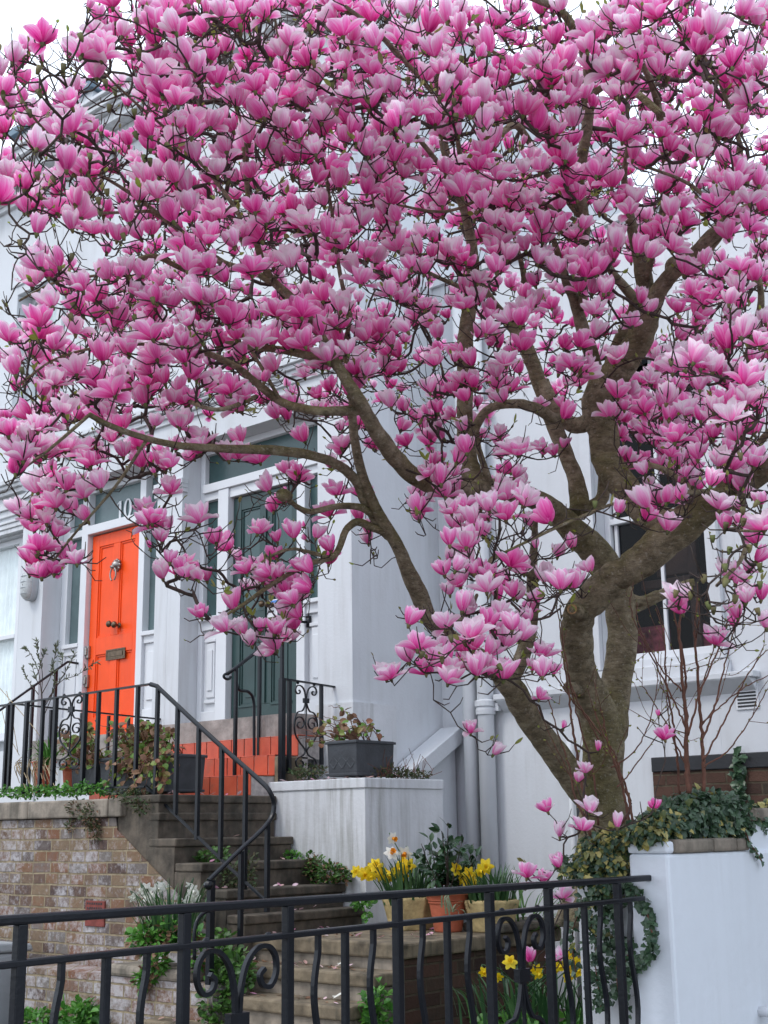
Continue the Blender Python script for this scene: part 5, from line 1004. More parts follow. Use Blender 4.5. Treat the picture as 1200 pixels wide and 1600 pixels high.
# limbs traced: (x, y, width px, depth m)
LIMBS = [
 [(402, 385, 9, 4.5), (350, 300, 7, 4.4), (280, 220, 5, 4.2), (200, 150, 4, 3.9), (140, 90, 3, 3.7)], [(285, 362, 8, 4.3), (200, 300, 6, 4.1), (120, 250, 4, 3.8), (50, 180, 3, 3.6), (20, 120, 2.5, 3.6)],
 [(388, 310, 7, 4.4), (380, 200, 5, 4.2), (330, 100, 4, 4.0), (300, 20, 3, 3.8)], [(505, 250, 6, 4.5), (450, 130, 5, 4.3), (430, 30, 4, 4.1)], [(235, 330, 5, 4.0), (120, 330, 4, 3.9), (30, 290, 3, 3.7)],
 [(160, 430, 5, 4.0), (90, 440, 4, 3.9), (30, 470, 3, 3.8)], [(255, 538, 6, 4.3), (170, 540, 5, 4.2), (90, 560, 4, 4.0), (30, 600, 3, 3.9)], [(140, 648, 6, 4.4), (80, 700, 5, 4.4), (40, 730, 4, 4.4)],
 [(230, 686, 6, 4.65), (180, 760, 5, 4.7), (120, 830, 4, 4.8), (80, 880, 3, 4.9)], [(1158, 230, 8, 4.9), (1120, 120, 6, 4.7), (1060, 40, 5, 4.5)], [(1000, 90, 7, 4.8), (1060, 60, 5, 4.6), (1130, 20, 4, 4.5)],
 [(921, 130, 8, 5.1), (830, 110, 6, 4.8), (740, 60, 5, 4.6), (680, -10, 4, 4.4)], [(913, 350, 8, 5.6), (800, 300, 6, 5.2), (700, 330, 5, 5.0), (620, 320, 4, 4.9)], [(1142, 345, 9, 5.15), (1080, 290, 6, 5.0), (1010, 260, 5, 4.8)],
 [(440, 628, 7, 4.8), (400, 560, 6, 4.7), (340, 470, 5, 4.6), (250, 470, 4, 4.5), (140, 490, 3, 4.3)], [(735, 455, 8, 5.8), (660, 420, 6, 5.4), (600, 370, 5, 5.1), (580, 300, 4, 4.9)],
 [(950, 1420, 96, 6.35), (948, 1320, 84, 6.35), (944, 1250, 70, 6.35), (944, 1190, 66, 6.35), (938, 1135, 64, 6.33), (922, 1085, 54, 6.28), (906, 1035, 50, 6.2), (900, 992, 50, 6.1), (912, 952, 52, 6.0), (948, 915, 53, 5.95), (975, 893, 48.6, 5.92), (1015, 860, 54.0, 5.88), (1062, 825, 57.6, 5.84), (1105, 795, 48.6, 5.75), (1150, 765, 39.6, 5.6), (1200, 735, 34.2, 5.4), (1290, 690, 23.4, 5.1)],
 [(945, 1150, 58, 6.38), (962, 1090, 50, 6.42), (970, 1030, 47, 6.45), (972, 970, 46, 6.48), (964, 920, 46, 6.46), (935, 872, 48, 6.4), (898, 828, 43.2, 6.3), (858, 792, 33.6, 6.15), (815, 772, 30.4, 6.0), (765, 762, 30.4, 5.85), (710, 765, 28.8, 5.65), (660, 752, 27.2, 5.45), (622, 722, 27.2, 5.3), (595, 685, 25.6, 5.15), (572, 648, 22.4, 5.05), (555, 615, 19.2, 4.95), (530, 575, 16.8, 4.85), (495, 515, 15.2, 4.7), (458, 468, 13.6, 4.6), (422, 432, 12.8, 4.5), (402, 385, 10.4, 4.4), (388, 310, 8.0, 4.3), (380, 230, 5.6, 4.2)],
 [(1062, 825, 50, 5.86), (1022, 812, 44, 5.95), (985, 775, 44, 6.05), (958, 735, 46, 6.1), (942, 690, 48, 6.12), (932, 645, 50, 6.1), (945, 605, 50, 6.05), (972, 570, 46, 5.98), (995, 535, 42, 5.9), (1010, 495, 38, 5.8), (1022, 465, 32, 5.7), (1045, 435, 26, 5.6), (1080, 405, 24, 5.45), (1110, 372, 22, 5.3), (1142, 345, 22, 5.15), (1175, 325, 20, 5.0), (1230, 300, 14, 4.8)],
 [(1015, 480, 26, 5.75), (1006, 440, 26, 5.72), (998, 395, 22, 5.65), (985, 340, 15, 5.5), (975, 280, 10, 5.3), (985, 210, 7, 5.1)],
 [(1030, 452, 24, 5.68), (1048, 428, 22, 5.62), (1052, 412, 20, 5.6), (1085, 405, 18, 5.5), (1110, 385, 16, 5.4), (1130, 352, 15, 5.3), (1150, 290, 12, 5.1), (1158, 230, 9, 4.9)],
 [(938, 620, 30, 6.1), (925, 565, 24, 6.1), (912, 520, 22, 6.05), (900, 475, 18, 6.0), (885, 440, 14, 5.9), (870, 390, 10, 5.7), (850, 330, 7, 5.5)],
 [(948, 605, 28, 6.05), (962, 555, 24, 6.05), (985, 500, 22, 6.0), (990, 470, 17, 5.95), (960, 430, 13, 5.85), (930, 390, 10, 5.7)],
 [(905, 800, 34, 6.3), (900, 750, 26, 6.35), (882, 705, 24, 6.4), (862, 660, 25, 6.42), (846, 610, 24, 6.42), (830, 560, 23, 6.42), (812, 525, 22, 6.4), (792, 500, 18, 6.4), (770, 470, 12, 6.3), (752, 440, 9, 6.2), (735, 390, 7, 6.0)],
 [(930, 655, 28, 6.15), (898, 665, 26, 6.25), (870, 640, 24, 6.3), (848, 595, 22, 6.35)],
 [(815, 530, 18, 6.4), (812, 490, 15, 6.38), (820, 450, 13, 6.3), (815, 415, 9, 6.2), (800, 360, 6, 6.0)],
 [(745, 762, 38, 5.8), (733, 730, 32, 5.85), (727, 690, 27, 5.9), (726, 640, 26, 5.9), (726, 580, 26, 5.9), (728, 520, 25, 5.85), (736, 455, 22, 5.8), (738, 400, 18, 5.7), (728, 340, 14, 5.6), (708, 280, 14, 5.5), (695, 230, 14, 5.4), (688, 170, 13, 5.3), (680, 110, 9, 5.1), (668, 50, 6, 4.9)],
 [(735, 690, 16, 5.85), (755, 645, 14, 5.75), (790, 632, 14, 5.7), (830, 635, 17, 5.9), (870, 655, 18, 6.1)],
 [(765, 755, 12, 5.8), (750, 710, 10, 5.75), (742, 665, 9, 5.7)],
 [(915, 1240, 49.6, 6.3), (880, 1195, 43.2, 6.22), (845, 1150, 40.0, 6.12), (815, 1105, 40.0, 6.0), (795, 1068, 36.8, 5.9), (760, 1035, 28.8, 5.82), (715, 1005, 26.4, 5.75), (668, 962, 27.2, 5.68), (645, 915, 27.2, 5.6), (630, 875, 22.4, 5.55), (608, 830, 19.2, 5.5), (585, 790, 17.6, 5.45), (567, 745, 16.0, 5.4), (556, 700, 14.4, 5.35), (551, 660, 13.6, 5.3), (549, 610, 11.2, 5.2), (540, 550, 8.8, 5.1), (548, 490, 6.4, 5.0)],
 [(612, 838, 18, 5.52), (588, 812, 18, 5.5), (568, 778, 17, 5.45), (556, 750, 17, 5.4), (530, 728, 16, 5.3), (490, 712, 15, 5.2), (440, 705, 15, 5.1), (385, 702, 14, 5.0), (330, 700, 13, 4.85), (280, 696, 11, 4.75), (230, 686, 10, 4.65), (180, 668, 9, 4.5), (140, 648, 8, 4.4)],
 [(605, 832, 14, 5.5), (580, 822, 13, 5.48), (558, 815, 12, 5.45), (540, 828, 11, 5.4), (530, 855, 10, 5.38), (518, 871, 10, 5.35), (485, 880, 9, 5.3), (450, 898, 8, 5.25), (415, 920, 7, 5.2), (380, 945, 6, 5.15), (355, 960, 4, 5.1)],
 [(515, 871, 7, 5.35), (480, 862, 6, 5.3), (455, 858, 5, 5.25), (425, 868, 5, 5.2), (395, 890, 4, 5.15)],
 [(585, 805, 13, 5.48), (560, 792, 11, 5.42), (525, 792, 10, 5.35), (485, 800, 9, 5.3), (462, 790, 8, 5.25), (445, 775, 9, 5.2)],
 [(566, 640, 20, 5.05), (540, 640, 17, 5.0), (490, 640, 15, 4.9), (440, 628, 13, 4.8), (405, 602, 12, 4.7), (372, 575, 11, 4.6), (330, 555, 10, 4.5), (290, 545, 9, 4.4), (255, 538, 7, 4.3)],
 [(520, 568, 15, 4.82), (480, 555, 13, 4.75), (430, 545, 12, 4.65), (380, 540, 10, 4.5), (320, 520, 8, 4.4), (280, 500, 6, 4.3)],
 [(425, 440, 12, 4.5), (395, 425, 11, 4.45), (350, 412, 11, 4.35), (310, 385, 12, 4.25), (285, 362, 11, 4.2), (262, 345, 9, 4.1), (235, 330, 6, 4.0)],
 [(380, 420, 9, 4.42), (300, 425, 8, 4.3), (240, 400, 9, 4.2), (195, 418, 8, 4.1), (160, 430, 6, 4.0)],
 [(400, 620, 8, 4.75), (340, 640, 7, 4.6), (280, 620, 7, 4.5), (230, 605, 6, 4.4), (190, 610, 5, 4.3)],
 [(910, 480, 16, 6.0), (912, 420, 15, 5.8), (913, 350, 17, 5.6), (905, 290, 17, 5.5), (910, 245, 18, 5.4), (918, 190, 18, 5.3), (921, 130, 17, 5.2), (916, 95, 16, 5.1), (900, 50, 15, 5.0), (878, 18, 13, 4.9), (840, 0, 11, 4.8), (790, -20, 8, 4.6)],
 [(912, 345, 13, 5.6), (880, 300, 12, 5.5), (850, 265, 11, 5.4), (830, 225, 11, 5.3), (805, 195, 12, 5.2), (775, 215, 10, 5.15), (750, 225, 8, 5.1)],
 [(920, 150, 12, 5.25), (960, 130, 9, 5.1), (1000, 150, 12, 5.0), (1035, 180, 10, 4.9)], [(1010, 440, 12, 5.7), (1040, 300, 12, 5.3), (1035, 220, 12, 5.1), (1025, 150, 11, 4.95), (1000, 90, 9, 4.8), (980, 30, 6, 4.6)],
 [(1120, 790, 26, 5.75), (1140, 745, 27, 5.75), (1143, 700, 27, 5.72), (1146, 655, 25, 5.7), (1155, 600, 20, 5.6), (1175, 540, 15, 5.45), (1190, 470, 11, 5.3), (1180, 400, 8, 5.1)],
 [(1150, 765, 20, 5.6), (1180, 700, 13, 5.4), (1230, 650, 10, 5.2)],
 [(968, 960, 26, 6.5), (1005, 942, 20, 6.6), (1045, 925, 16, 6.65), (1085, 910, 12, 6.65)],
 [(962, 925, 20, 6.48), (1000, 940, 18, 6.5), (1030, 930, 15, 6.5)],
 [(1120, 790, 13, 5.72), (1090, 770, 9, 5.8), (1040, 735, 9, 5.85), (1000, 725, 8, 5.9), (970, 735, 6, 5.95)],
 [(800, 1060, 26, 5.95), (822, 1010, 24, 5.98), (832, 950, 22, 6.0), (830, 900, 18, 5.95), (835, 850, 12, 5.8), (838, 810, 8, 5.6)],
 [(1150, 766, 12, 5.55), (1010, 775, 6, 5.2), (950, 790, 5, 4.9), (890, 815, 5, 4.7), (840, 838, 5, 4.6), (790, 862, 4, 4.5)],
 [(835, 905, 10, 5.9), (790, 870, 10, 5.4), (765, 880, 8, 5.1), (775, 920, 7, 4.9), (770, 960, 6, 4.7)],
 [(690, 985, 10, 5.7), (730, 960, 7, 5.3), (745, 930, 6, 5.0)],
 [(725, 270, 10, 5.5), (700, 180, 7, 5.2), (600, 60, 7, 4.6), (540, 10, 6, 4.4)], [(720, 300, 9, 5.55), (640, 200, 7, 5.1), (560, 120, 6, 4.7), (500, 170, 5, 4.5)],
 [(548, 500, 8, 5.0), (530, 420, 7, 4.9), (520, 340, 6, 4.7), (505, 250, 5, 4.5)],
 [(1135, 780, 12, 5.7), (1165, 815, 9, 5.2), (1160, 870, 7, 4.7), (1120, 915, 5, 4.25)], [(1200, 735, 12, 5.4), (1225, 790, 8, 4.9), (1195, 825, 6, 4.4), (1150, 830, 4, 4.2)],
 [(905, 800, 20, 6.3), (940, 780, 20, 6.35), (945, 740, 16, 6.4)],
]
tb = MB(); NP, ND, NR = [], [], []                       # skeleton nodes: position, direction, radius
for L in LIMBS:
    L = [(x, y, w, d+.55*min(1., max(0., (600-x)/260.))*(1 if y < 640 and L[0][0] < 600 or L[0][1] > 1100 and y < 600 else 0)) for x, y, w, d in L]
    a = np.array([[*PD(x, y, d), .5*w*d/FPX] for x, y, w, d in L]); k = crom(a, 6); p, r_ = k[:, :3], np.maximum(k[:, 3], .004)
    sm_ = np.array([.25, .5, .25]); nz = RNG.normal(size=(len(p), 4))
    for c_ in range(4): nz[:, c_] = np.convolve(np.pad(nz[:, c_], 3, mode='edge'), np.ones(7)/7*2.2, 'valid')
    p[1:-1] += nz[1:-1, :3]*np.minimum(r_[1:-1, None]*.10, .008); r_ = r_*(1+nz[:, 3]*.035)
    tb.tube(p, r_, 16 if r_.max() > .03 else 9)
    t = np.gradient(p, axis=0); t /= np.linalg.norm(t, axis=1)[:, None]
    NP += list(p); ND += list(t); NR += list(r_)
# root flare, scar and pruned stubs
for an in np.linspace(0, 2*math.pi, 8)[:-1]:
    b = PD(946, 1330, 6.35); d = np.array([math.cos(an), math.sin(an), 0]); tb.tube(crom([b+d*.05+np.array([0, 0, .12]), b+d*.13-np.array([0, 0, .10]), b+d*.24-np.array([0, 0, .34])], 5), [.05, .055, .055, .05, .05, .045, .04, .04, .035, .03, .03], 8)
s0, s1 = PD(900, 972, 6.0), PD(893, 955, 5.84); s1 = PD(894, 952, 5.80); s0 = PD(915, 962, 6.03); tb.tube([s0, s0*.4+s1*.6, s1], [.036, .034, .032], 12)
s2, s3 = PD(905, 1080, 6.2), PD(886, 1072, 6.08); tb.tube([s2, s2*.4+s3*.6, s3], [.035, .03, .02], 10)
tb.tube([PD(450, 775, 5.22), PD(443, 774, 5.15), PD(438, 772, 5.12)], [.02, .028, .02], 9)
def lump(c, r_): tb.lathe(c, [(.001, -r_), (r_*.7, -r_*.7), (r_, 0), (r_*.7, r_*.7), (.001, r_)], 10)
lump(PD(985, 567, 5.86), .02); lump(PD(642, 962, 5.66), .03)
trunk = tb.build('trunk', 'bark', mg, smooth=True)
cu = MB(); dcut = unit(s1-s0); aa = unit(np.cross(dcut, [0, 0, 1])); bb_ = np.cross(aa, dcut)
cu.add([s1+dcut*.002+(aa*math.cos(t)+bb_*math.sin(t))*.023 for t in np.linspace(0, 2*math.pi, 17)[:-1]]+[s1-dcut*.004], [(i, (i+1) % 16, 16) for i in range(16)]); cu.build('sawn_stub', 'cut', mg)

# flower density by 50 px cells of the photo, rows from the top
DENS = """012379978999998888999999
2335799989999898768999999
445689999999989887788999
655689999998879787568886
677889999998878968766888
788889989898768997987788
378878898788889996778766
138766777997778999988556
147778876787688567633677
247778888985787334542777
687877887677645543425888
688886654488777734326888
888855553466776432257888
777864533454578342267667
257864324342344223135665
564332216322145541125776
263222334521046555310214
174024445533014655010168
010001477400016756100015
000000557400387540000022
000000000000667422000000""".split('\n')
SUP = [(3.7, 0, 150), (3.9, 250, 0), (4.2, 600, 100), (4.2, 1200, 100), (3.9, 0, 450), (4.3, 300, 450), (4.8, 600, 450), (4.9, 900, 400), (4.5, 1200, 400), (4.4, 0, 700), (4.7, 250, 700), (5.2, 430, 750), (5.15, 430, 950), (5.3, 620, 650), (5.2, 720, 720), (4.6, 780, 850), (4.35, 700, 1000), (4.5, 930, 790), (5.6, 1000, 650), (4.2, 1180, 620), (4.1, 1150, 830), (5.1, 60, 880), (4.9, 120, 800)]
SA = np.array(SUP)
def front(x, y):
    w = 1/((SA[:, 1]-x)**2+(SA[:, 2]-y)**2+900.)**1.5; return float((w*SA[:, 0]).sum()/w.sum())
tg = []                                                 # targets: pos, flower scale (0 = bare twig tip)
def okd(p, md): return not tg or np.min(np.sum((np.array([q[0] for q in tg])-p)**2, axis=1)) > md*md
def place(x, y, dep, sc, md=.06):
    if (148 < x < 222 and 752 < y < 850) or (138 < x < 226 and 835 < y < 1150) or (x < 20 and 60 > y) or (868 < x < 925 and 925 < y < 990): return False
    if ((122 < x < 186 and 112 < y < 188) or (375 < x < 428 and 15 < y < 62)) and RNG.random() < .8: return False
    p = PD(x, y, dep)
    if p[1] > 8.0 or (p[0] > -6.9 and p[1] > 8.2): return False
    if okd(p, md): tg.append((p, sc)); return True
    return False
EXTRA = [(60, 780, 4.85, 1.0), (85, 775, 4.8, 1.05), (72, 802, 4.85, .95), (110, 790, 4.85, 1.0), (50, 815, 4.9, .9), (95, 822, 4.85, 1.0), (128, 760, 4.75, 1.05), (155, 745, 4.7, 1.05), (105, 748, 4.75, 1.0), (75, 755, 4.8, .9), (130, 800, 4.8, .9), (55, 850, 4.9, 1.0), (100, 860, 4.9, 1.0), (15, 690, 4.3, 1.0), (32, 702, 4.3, .9), (10, 660, 4.25, 1.0), (40, 672, 4.3, .95), (62, 655, 4.3, .9), (25, 725, 4.35, .9), (735, 1132, 5.1, .8), (778, 1168, 5.3, .8), (850, 1255, 5.3, .85), (873, 1293, 5.3, .85), (925, 1255, 5.3, .9), (914, 1282, 5.25, 1.0), (966, 1280, 5.3, .85), (1022, 1254, 5.4, .7), (870, 1340, 5.2, .95), (826, 1355, 5.1, .95), (915, 1195, 5.5, .8), (905, 1210, 5.6, .75), (846, 1082, 5.5, .75), (882, 1132, 5.6, .6), (1036, 1142, 5.5, .9), (1028, 1112, 5.6, .5), (880, 1390, 5.2, .9), (852, 1365, 5.2, .8), (826, 1487, 5.2, .95), (868, 1490, 5.3, .8), (935, 1165, 5.6, .6), (832, 1035, 5.7, .85), (866, 1040, 5.7, .85),
 (700, 975, 4.3, 1.15), (665, 1000, 4.25, 1.15), (690, 1010, 4.3, 1.1), (735, 975, 4.35, 1.1), (770, 1025, 4.35, 1.1), (745, 1035, 4.35, 1.05), (788, 1040, 4.4, 1.1), (705, 1048, 4.4, 1.0), (800, 965, 4.5, 1.0), (725, 935, 4.5, 1.05), (760, 905, 4.6, 1.05), (878, 900, 4.5, 1.1), (690, 880, 4.7, 1.0), (850, 800, 4.5, 1.1), (930, 765, 4.4, 1.15), (790, 790, 4.6, 1.15), (735, 800, 4.7, 1.05), (1050, 810, 4.7, 1.15), (1065, 770, 4.8, .9), (970, 790, 4.8, .8), (1085, 905, 4.0, 1.2), (1140, 890, 3.95, 1.3), (1115, 930, 4.1, 1.1), (1165, 790, 4.1, 1.25), (1185, 860, 4.2, 1.2), (1120, 985, 5.0, .9), (1150, 950, 4.9, .9), (1060, 945, 5.0, .9), (1195, 965, 4.7, .9),
 (510, 845, 5.2, 1.0), (335, 835, 5.1, .95), (458, 825, 5.2, .95), (455, 930, 5.0, .9), (345, 970, 5.0, 1.05), (430, 975, 5.0, .95), (380, 880, 5.1, 1), (290, 890, 4.9, .85), (265, 865, 4.9, .85), (280, 880, 4.9, .9), (252, 832, 4.9, .8), (233, 850, 4.9, .5), (224, 806, 4.7, .85), (240, 800, 4.7, .95), (305, 895, 4.9, .75), (68, 885, 4.9, 1.0), (85, 880, 4.9, 1.0), (120, 865, 4.8, .9), (60, 845, 4.8, .9),
 (22, 80, 3.6, .75), (70, 85, 3.5, 1.05), (100, 80, 3.5, 1.0), (118, 35, 3.5, 1.0), (50, 125, 3.5, 1.0), (5, 130, 3.5, .9), (105, 150, 3.6, .75), (160, 105, 3.6, 1.0)]
EXTRA += [(1160, 772, 4.1, 1.2), (1188, 802, 4.1, 1.2), (1138, 800, 4.15, 1.15), (1112, 818, 4.2, 1.1), (1196, 768, 4.1, 1.15), (1172, 832, 4.1, 1.2), (1145, 838, 4.1, 1.1), (1062, 903, 4.0, 1.15), (1102, 880, 4.0, 1.25), (1152, 908, 3.95, 1.3), (1130, 862, 4.05, 1.2), (1188, 888, 4.05, 1.2), (1100, 922, 4.0, 1.15), (1062, 926, 4.05, 1.0), (1118, 990, 4.9, 1.0), (1150, 962, 4.9, 1.0), (1090, 700, 4.8, 1.0), (1060, 680, 4.9, .95)]
for x, y, d, s_ in EXTRA: place(x, y, d, s_, .03)
for _ in range(46): place(RNG.uniform(955, 1095), RNG.uniform(585, 765), RNG.uniform(5.9, 6.6), RNG.uniform(.8, 1.1), .05)
for _ in range(22): place(RNG.uniform(1045, 1200), RNG.uniform(520, 690), RNG.uniform(4.2, 5.0), RNG.uniform(.95, 1.2), .07)
for _ in range(30): place(RNG.uniform(640, 830), RNG.uniform(640, 830), RNG.uniform(5.6, 6.6), RNG.uniform(.75, 1.05), .05)
for _ in range(26): place(RNG.uniform(690, 850), RNG.uniform(770, 1040), RNG.uniform(4.4, 4.9), RNG.uniform(.9, 1.1), .06)
for pass_ in range(2):
    for j, row in enumerate(DENS):
        for i in range(24):
            dn = int(row[i])
            if not dn: continue
            lam = dn/9*(2.9 if pass_ == 0 else 5.6) if j < 13 else dn/9*(2.2 if pass_ == 0 else 1.5)
            if pass_ and dn < 3: lam *= .3
            for _ in range(RNG.poisson(lam)):
                x, y = 50*(i+RNG.random()), 50*(j+RNG.random()); f = front(x, y)
                if pass_ == 0: d = f+.5*RNG.beta(1.2, 2)
                else: d = f+.6+(3.2 if j < 13 else 1.0)*RNG.beta(1.3, 1.3)
                s_ = (RNG.uniform(.85, 1.2) if pass_ == 0 else RNG.uniform(.75, 1.05))*(1.0 if RNG.random() > .09 else .6)
                if place(x, y, d, s_, .055) and RNG.random() < .45:          # flowers come in twos and threes
                    for _ in range(RNG.integers(1, 3)): place(x+RNG.uniform(-30, 30)*4.5/d, y+RNG.uniform(-24, 24)*4.5/d, d+RNG.uniform(-.08, .08), RNG.uniform(.75, 1.1), .05)
# above and beside the frame so the crown goes on
for _ in range(330):
    k = RNG.random()
    x, y = (RNG.uniform(150, 1350), RNG.uniform(-330, -5)) if k < .7 else (RNG.uniform(1205, 1420), RNG.uniform(-100, 800))
    place(x, y, front(x, max(y, 0))+RNG.uniform(0, 2.2), RNG.uniform(.85, 1.15), .12)
NFL = len(tg)
for _ in range(2600):                                    # bare twig tips
    i, j = RNG.integers(0, 24), RNG.integers(0, 20)
    if RNG.random()*9 > int(DENS[j][i]): continue
    x, y = 50*(i+RNG.random()), 50*(j+RNG.random()); tg.append((PD(x, y, front(x, y)+.1+2.4*RNG.random()*(1 if j < 13 else .35)), 0.))
for x, y, d in [(30, 380, 3.9), (38, 390, 3.9), (22, 395, 3.9), (62, 230, 3.6), (20, 430, 3.9), (450, 870, 5.1), (365, 830, 5.0), (330, 870, 5.0), (140, 15, 3.5), (165, 5, 3.5), (30, 600, 4.3)]: tg.append((PD(x, y, d), 0.))
T = np.array([q[0] for q in tg]); SC = np.array([q[1] for q in tg]); N = len(T)
CX = PD(760, 560, 5.6)
AX = np.array([unit(np.array([0, 0, 1.0])+.20*unit(p-CX)+rv(.23)) for p in T])
BASE = T-AX*(.045*np.maximum(SC, .3))[:, None]           # flower base: where the twig ends
# greedy growth: join every tip to the nearest wood
NP = list(NP); nodes = np.array(NP); ndir = np.array(ND); nrad = np.array(NR); 
cap = len(nodes)+N*9+10; PN = np.zeros((cap, 3)); PN[:len(nodes)] = nodes; DN = np.zeros((cap, 3)); DN[:len(nodes)] = ndir; own = np.full(cap, -1); cnt = len(nodes); n0 = cnt
def cost(q, idx): return np.linalg.norm(q[:, None]-PN[idx][None], axis=2)
bd = np.full(N, 9e9); bi = np.zeros(N, int)
for a in range(0, cnt, 400):
    c = cost(BASE, np.arange(a, min(cnt, a+400))); mi = c.argmin(1); v = c[np.arange(N), mi]; u_ = v < bd; bd[u_] = v[u_]; bi[u_] = a+mi[u_]
done = np.zeros(N, bool); paths = []
for it in range(N):
    k = int(np.argmin(np.where(done, 9e9, bd))); h = bi[k]; L = bd[k]; done[k] = True; p0 = PN[h]; p1 = BASE[k]; t1 = AX[k]
    if L > 2.2: continue
    t0 = unit(.55*unit(p1-p0)+.5*DN[h]+rv(.12)) if own[h] >= 0 else unit(unit(p1-p0)+.35*DN[h]+rv(.1))
    n = max(3, min(8, int(L/.07)+2)); s_ = np.linspace(0, 1, n+1)[:, None]; m0, m1 = t0*L*.75, unit(t1+.6*unit(p1-p0))*L*.7
    c = (2*s_**3-3*s_**2+1)*p0+(s_**3-2*s_**2+s_)*m0+(-2*s_**3+3*s_**2)*p1+(s_**3-s_**2)*m1
    c[1:-1] += RNG.normal(size=c[1:-1].shape)*min(.010, L*.035)
    tn = np.gradient(c, axis=0); tn /= np.linalg.norm(tn, axis=1)[:, None]+1e-9
    a = cnt; PN[cnt:cnt+n] = c[1:]; DN[cnt:cnt+n] = tn[1:]; own[cnt:cnt+n] = len(paths); cnt += n
    paths.append([h, c, k, a])
    cc = cost(BASE, np.arange(a, cnt-1 if n > 1 else cnt)); mi = cc.argmin(1); v = cc[np.arange(N), mi]*1.04; u_ = (v < bd) & ~done; bd[u_] = v[u_]; bi[u_] = a+mi[u_]
# pipe-model radii
cntc = np.zeros(cap); 
load = np.zeros(len(paths)); nodeload = np.zeros(cap)
for i in range(len(paths)-1, -1, -1):
    h, c, k, a = paths[i]; n = len(c)-1; acc = 1.0; r_ = np.zeros(n+1)
    for q in range(n-1, -1, -1): acc += nodeload[a+q]; r_[q+1] = acc
    r_[0] = acc; paths[i].append(.0021*r_**.32); nodeload[h] += acc
br = MB(); tips = []
for h, c, k, a, r_ in paths:
    r_ = np.minimum(r_, .009)
    if h < n0: r_[0] = min(r_[0]*1.25, nrad[h])
    br.tube(c, r_*(1+RNG.normal(size=len(r_))*.05), 6 if r_[0] > .008 else 5)
    for q in range(1, len(c)):                           # knobbly spurs
        if RNG.random() < .46:
            d = unit(c[q]-c[q-1]); s_ = unit(.5*d+rv(.5)+np.array([0, 0, .35])); l_ = RNG.uniform(.02, .085); e = c[q]+s_*l_; e2 = e+unit(s_+np.array([0, 0, .8]))*l_*.5
            br.tube([c[q], e, e2], [.0026, .0022, .0016], 4); tips.append((e2, unit(e2-e)))
print('magnolia', NFL, 'flowers', len(paths), 'twigs', len(br.v), 'verts')
br.build('branches', 'twig', mg, smooth=True)
yl = MB()
for p, d in tips:
    u_ = RNG.random()
    if u_ < .30: yl.leaf(p-d*.004, d, unit(rv()), RNG.uniform(.014, .026), .011, RNG.random()*.7, fold=.5)
    elif u_ < .36:
        for _ in range(2): yl.leaf(p, unit(d+rv(.4)), unit(rv()), RNG.uniform(.025, .05), RNG.uniform(.012, .02), RNG.random(), fold=.35, curl=-.1)
o = yl.build('bud_leaves', 'youngleaf', mg); o['kind'] = 'stuff'

# flower shapes: nine tepals in three rings, from closed bud to wide open
def petal(th0, th1, L, Wd, cup, nv=8, nu=5, twist=0., wav=0.):
    v = np.linspace(0, 1, nv); th = th0+(th1-th0)*v**1.1; ds = L/(nv-1); r_ = np.concatenate([[.0], np.cumsum(np.sin((th[1:]+th[:-1])/2)*ds)]); z = np.concatenate([[0], np.cumsum(np.cos((th[1:]+th[:-1])/2)*ds)])
    w = Wd*(.16+.84*np.sin(np.clip(v/.62, 0, 1)*math.pi/2)**1.2)*np.sqrt(np.clip(1-np.clip((v-.55)/.45, 0, 1)**2.4, 0, 1)); w[-1] = Wd*.05
    u = np.linspace(-1, 1, nu); vs = []; uv = []
    for i in range(nv):
        for a in u:
            s_ = a*w[i]; Rc = Wd*cup; t = Rc*math.sin(s_/Rc); n_ = Rc*(1-math.cos(s_/Rc)); n_ += wav*math.sin(a*3+v[i]*5)*L*.03*v[i]
            vs.append((r_[i]-math.cos(th[i])*n_+.012*L, t+twist*v[i]*Wd, z[i]+math.sin(th[i])*n_)); uv.append((a*.5+.5, v[i]))
    fs = [(i*nu+j, i*nu+j+1, (i+1)*nu+j+1, (i+1)*nu+j) for i in range(nv-1) for j in range(nu-1)]
    return np.array(vs), fs, uv
def flower(op, rg):
    V, Fc, U = [], [], []; spec = []
    for k in range(3): spec.append((k*2.094+.5, R(40+26*op), R(-24+30*op), .92, .36, .58))            # inner
    for k in range(3): spec.append((k*2.094+1.55, R(52+24*op), R(-20+48*op), 1.0, .40, .60))          # middle
    for k in range(3):
        refl = rg.random() < .15+.55*op
        spec.append((k*2.094+.9, R(56+30*op), R((75+rg.uniform(-10, 30)) if refl and op > .25 else (-16+62*op)), .95, .36, .66 if not refl else 1.1))
    if rg.random() < .3: spec.pop(rg.integers(3, 9))
    lean = rg.normal(size=2)*.10
    for ph, a, b, L, w, cp in spec:
        jit = rg.uniform(-1, 1, 4); vs, fs, uv = petal(a+jit[0]*.10, b+jit[1]*.20, L*(1+jit[2]*.07), w*(1+jit[3]*.08), cp, twist=rg.uniform(-.25, .25), wav=rg.uniform(0, .9)); ph += rg.uniform(-.16, .16)
        c, s_ = math.cos(ph), math.sin(ph); x = vs[:, 0]*c-vs[:, 1]*s_; y = vs[:, 0]*s_+vs[:, 1]*c; x = x+lean[0]*vs[:, 2]**2; y = y+lean[1]*vs[:, 2]**2; k = len(V); V += list(zip(x, y, vs[:, 2])); Fc += [tuple(q+k for q in f) for f in fs]; U += uv
    return np.array(V), np.array(Fc), np.array(U)
frg = np.random.default_rng(5)
OPS = sorted([.0, .05, .12, .2, .28, .35, .42, .5, .58, .66, .76, .88, 1.0]+list(np.linspace(.08, .95, 19))); VAR = [flower(o_, frg) for o_ in OPS]
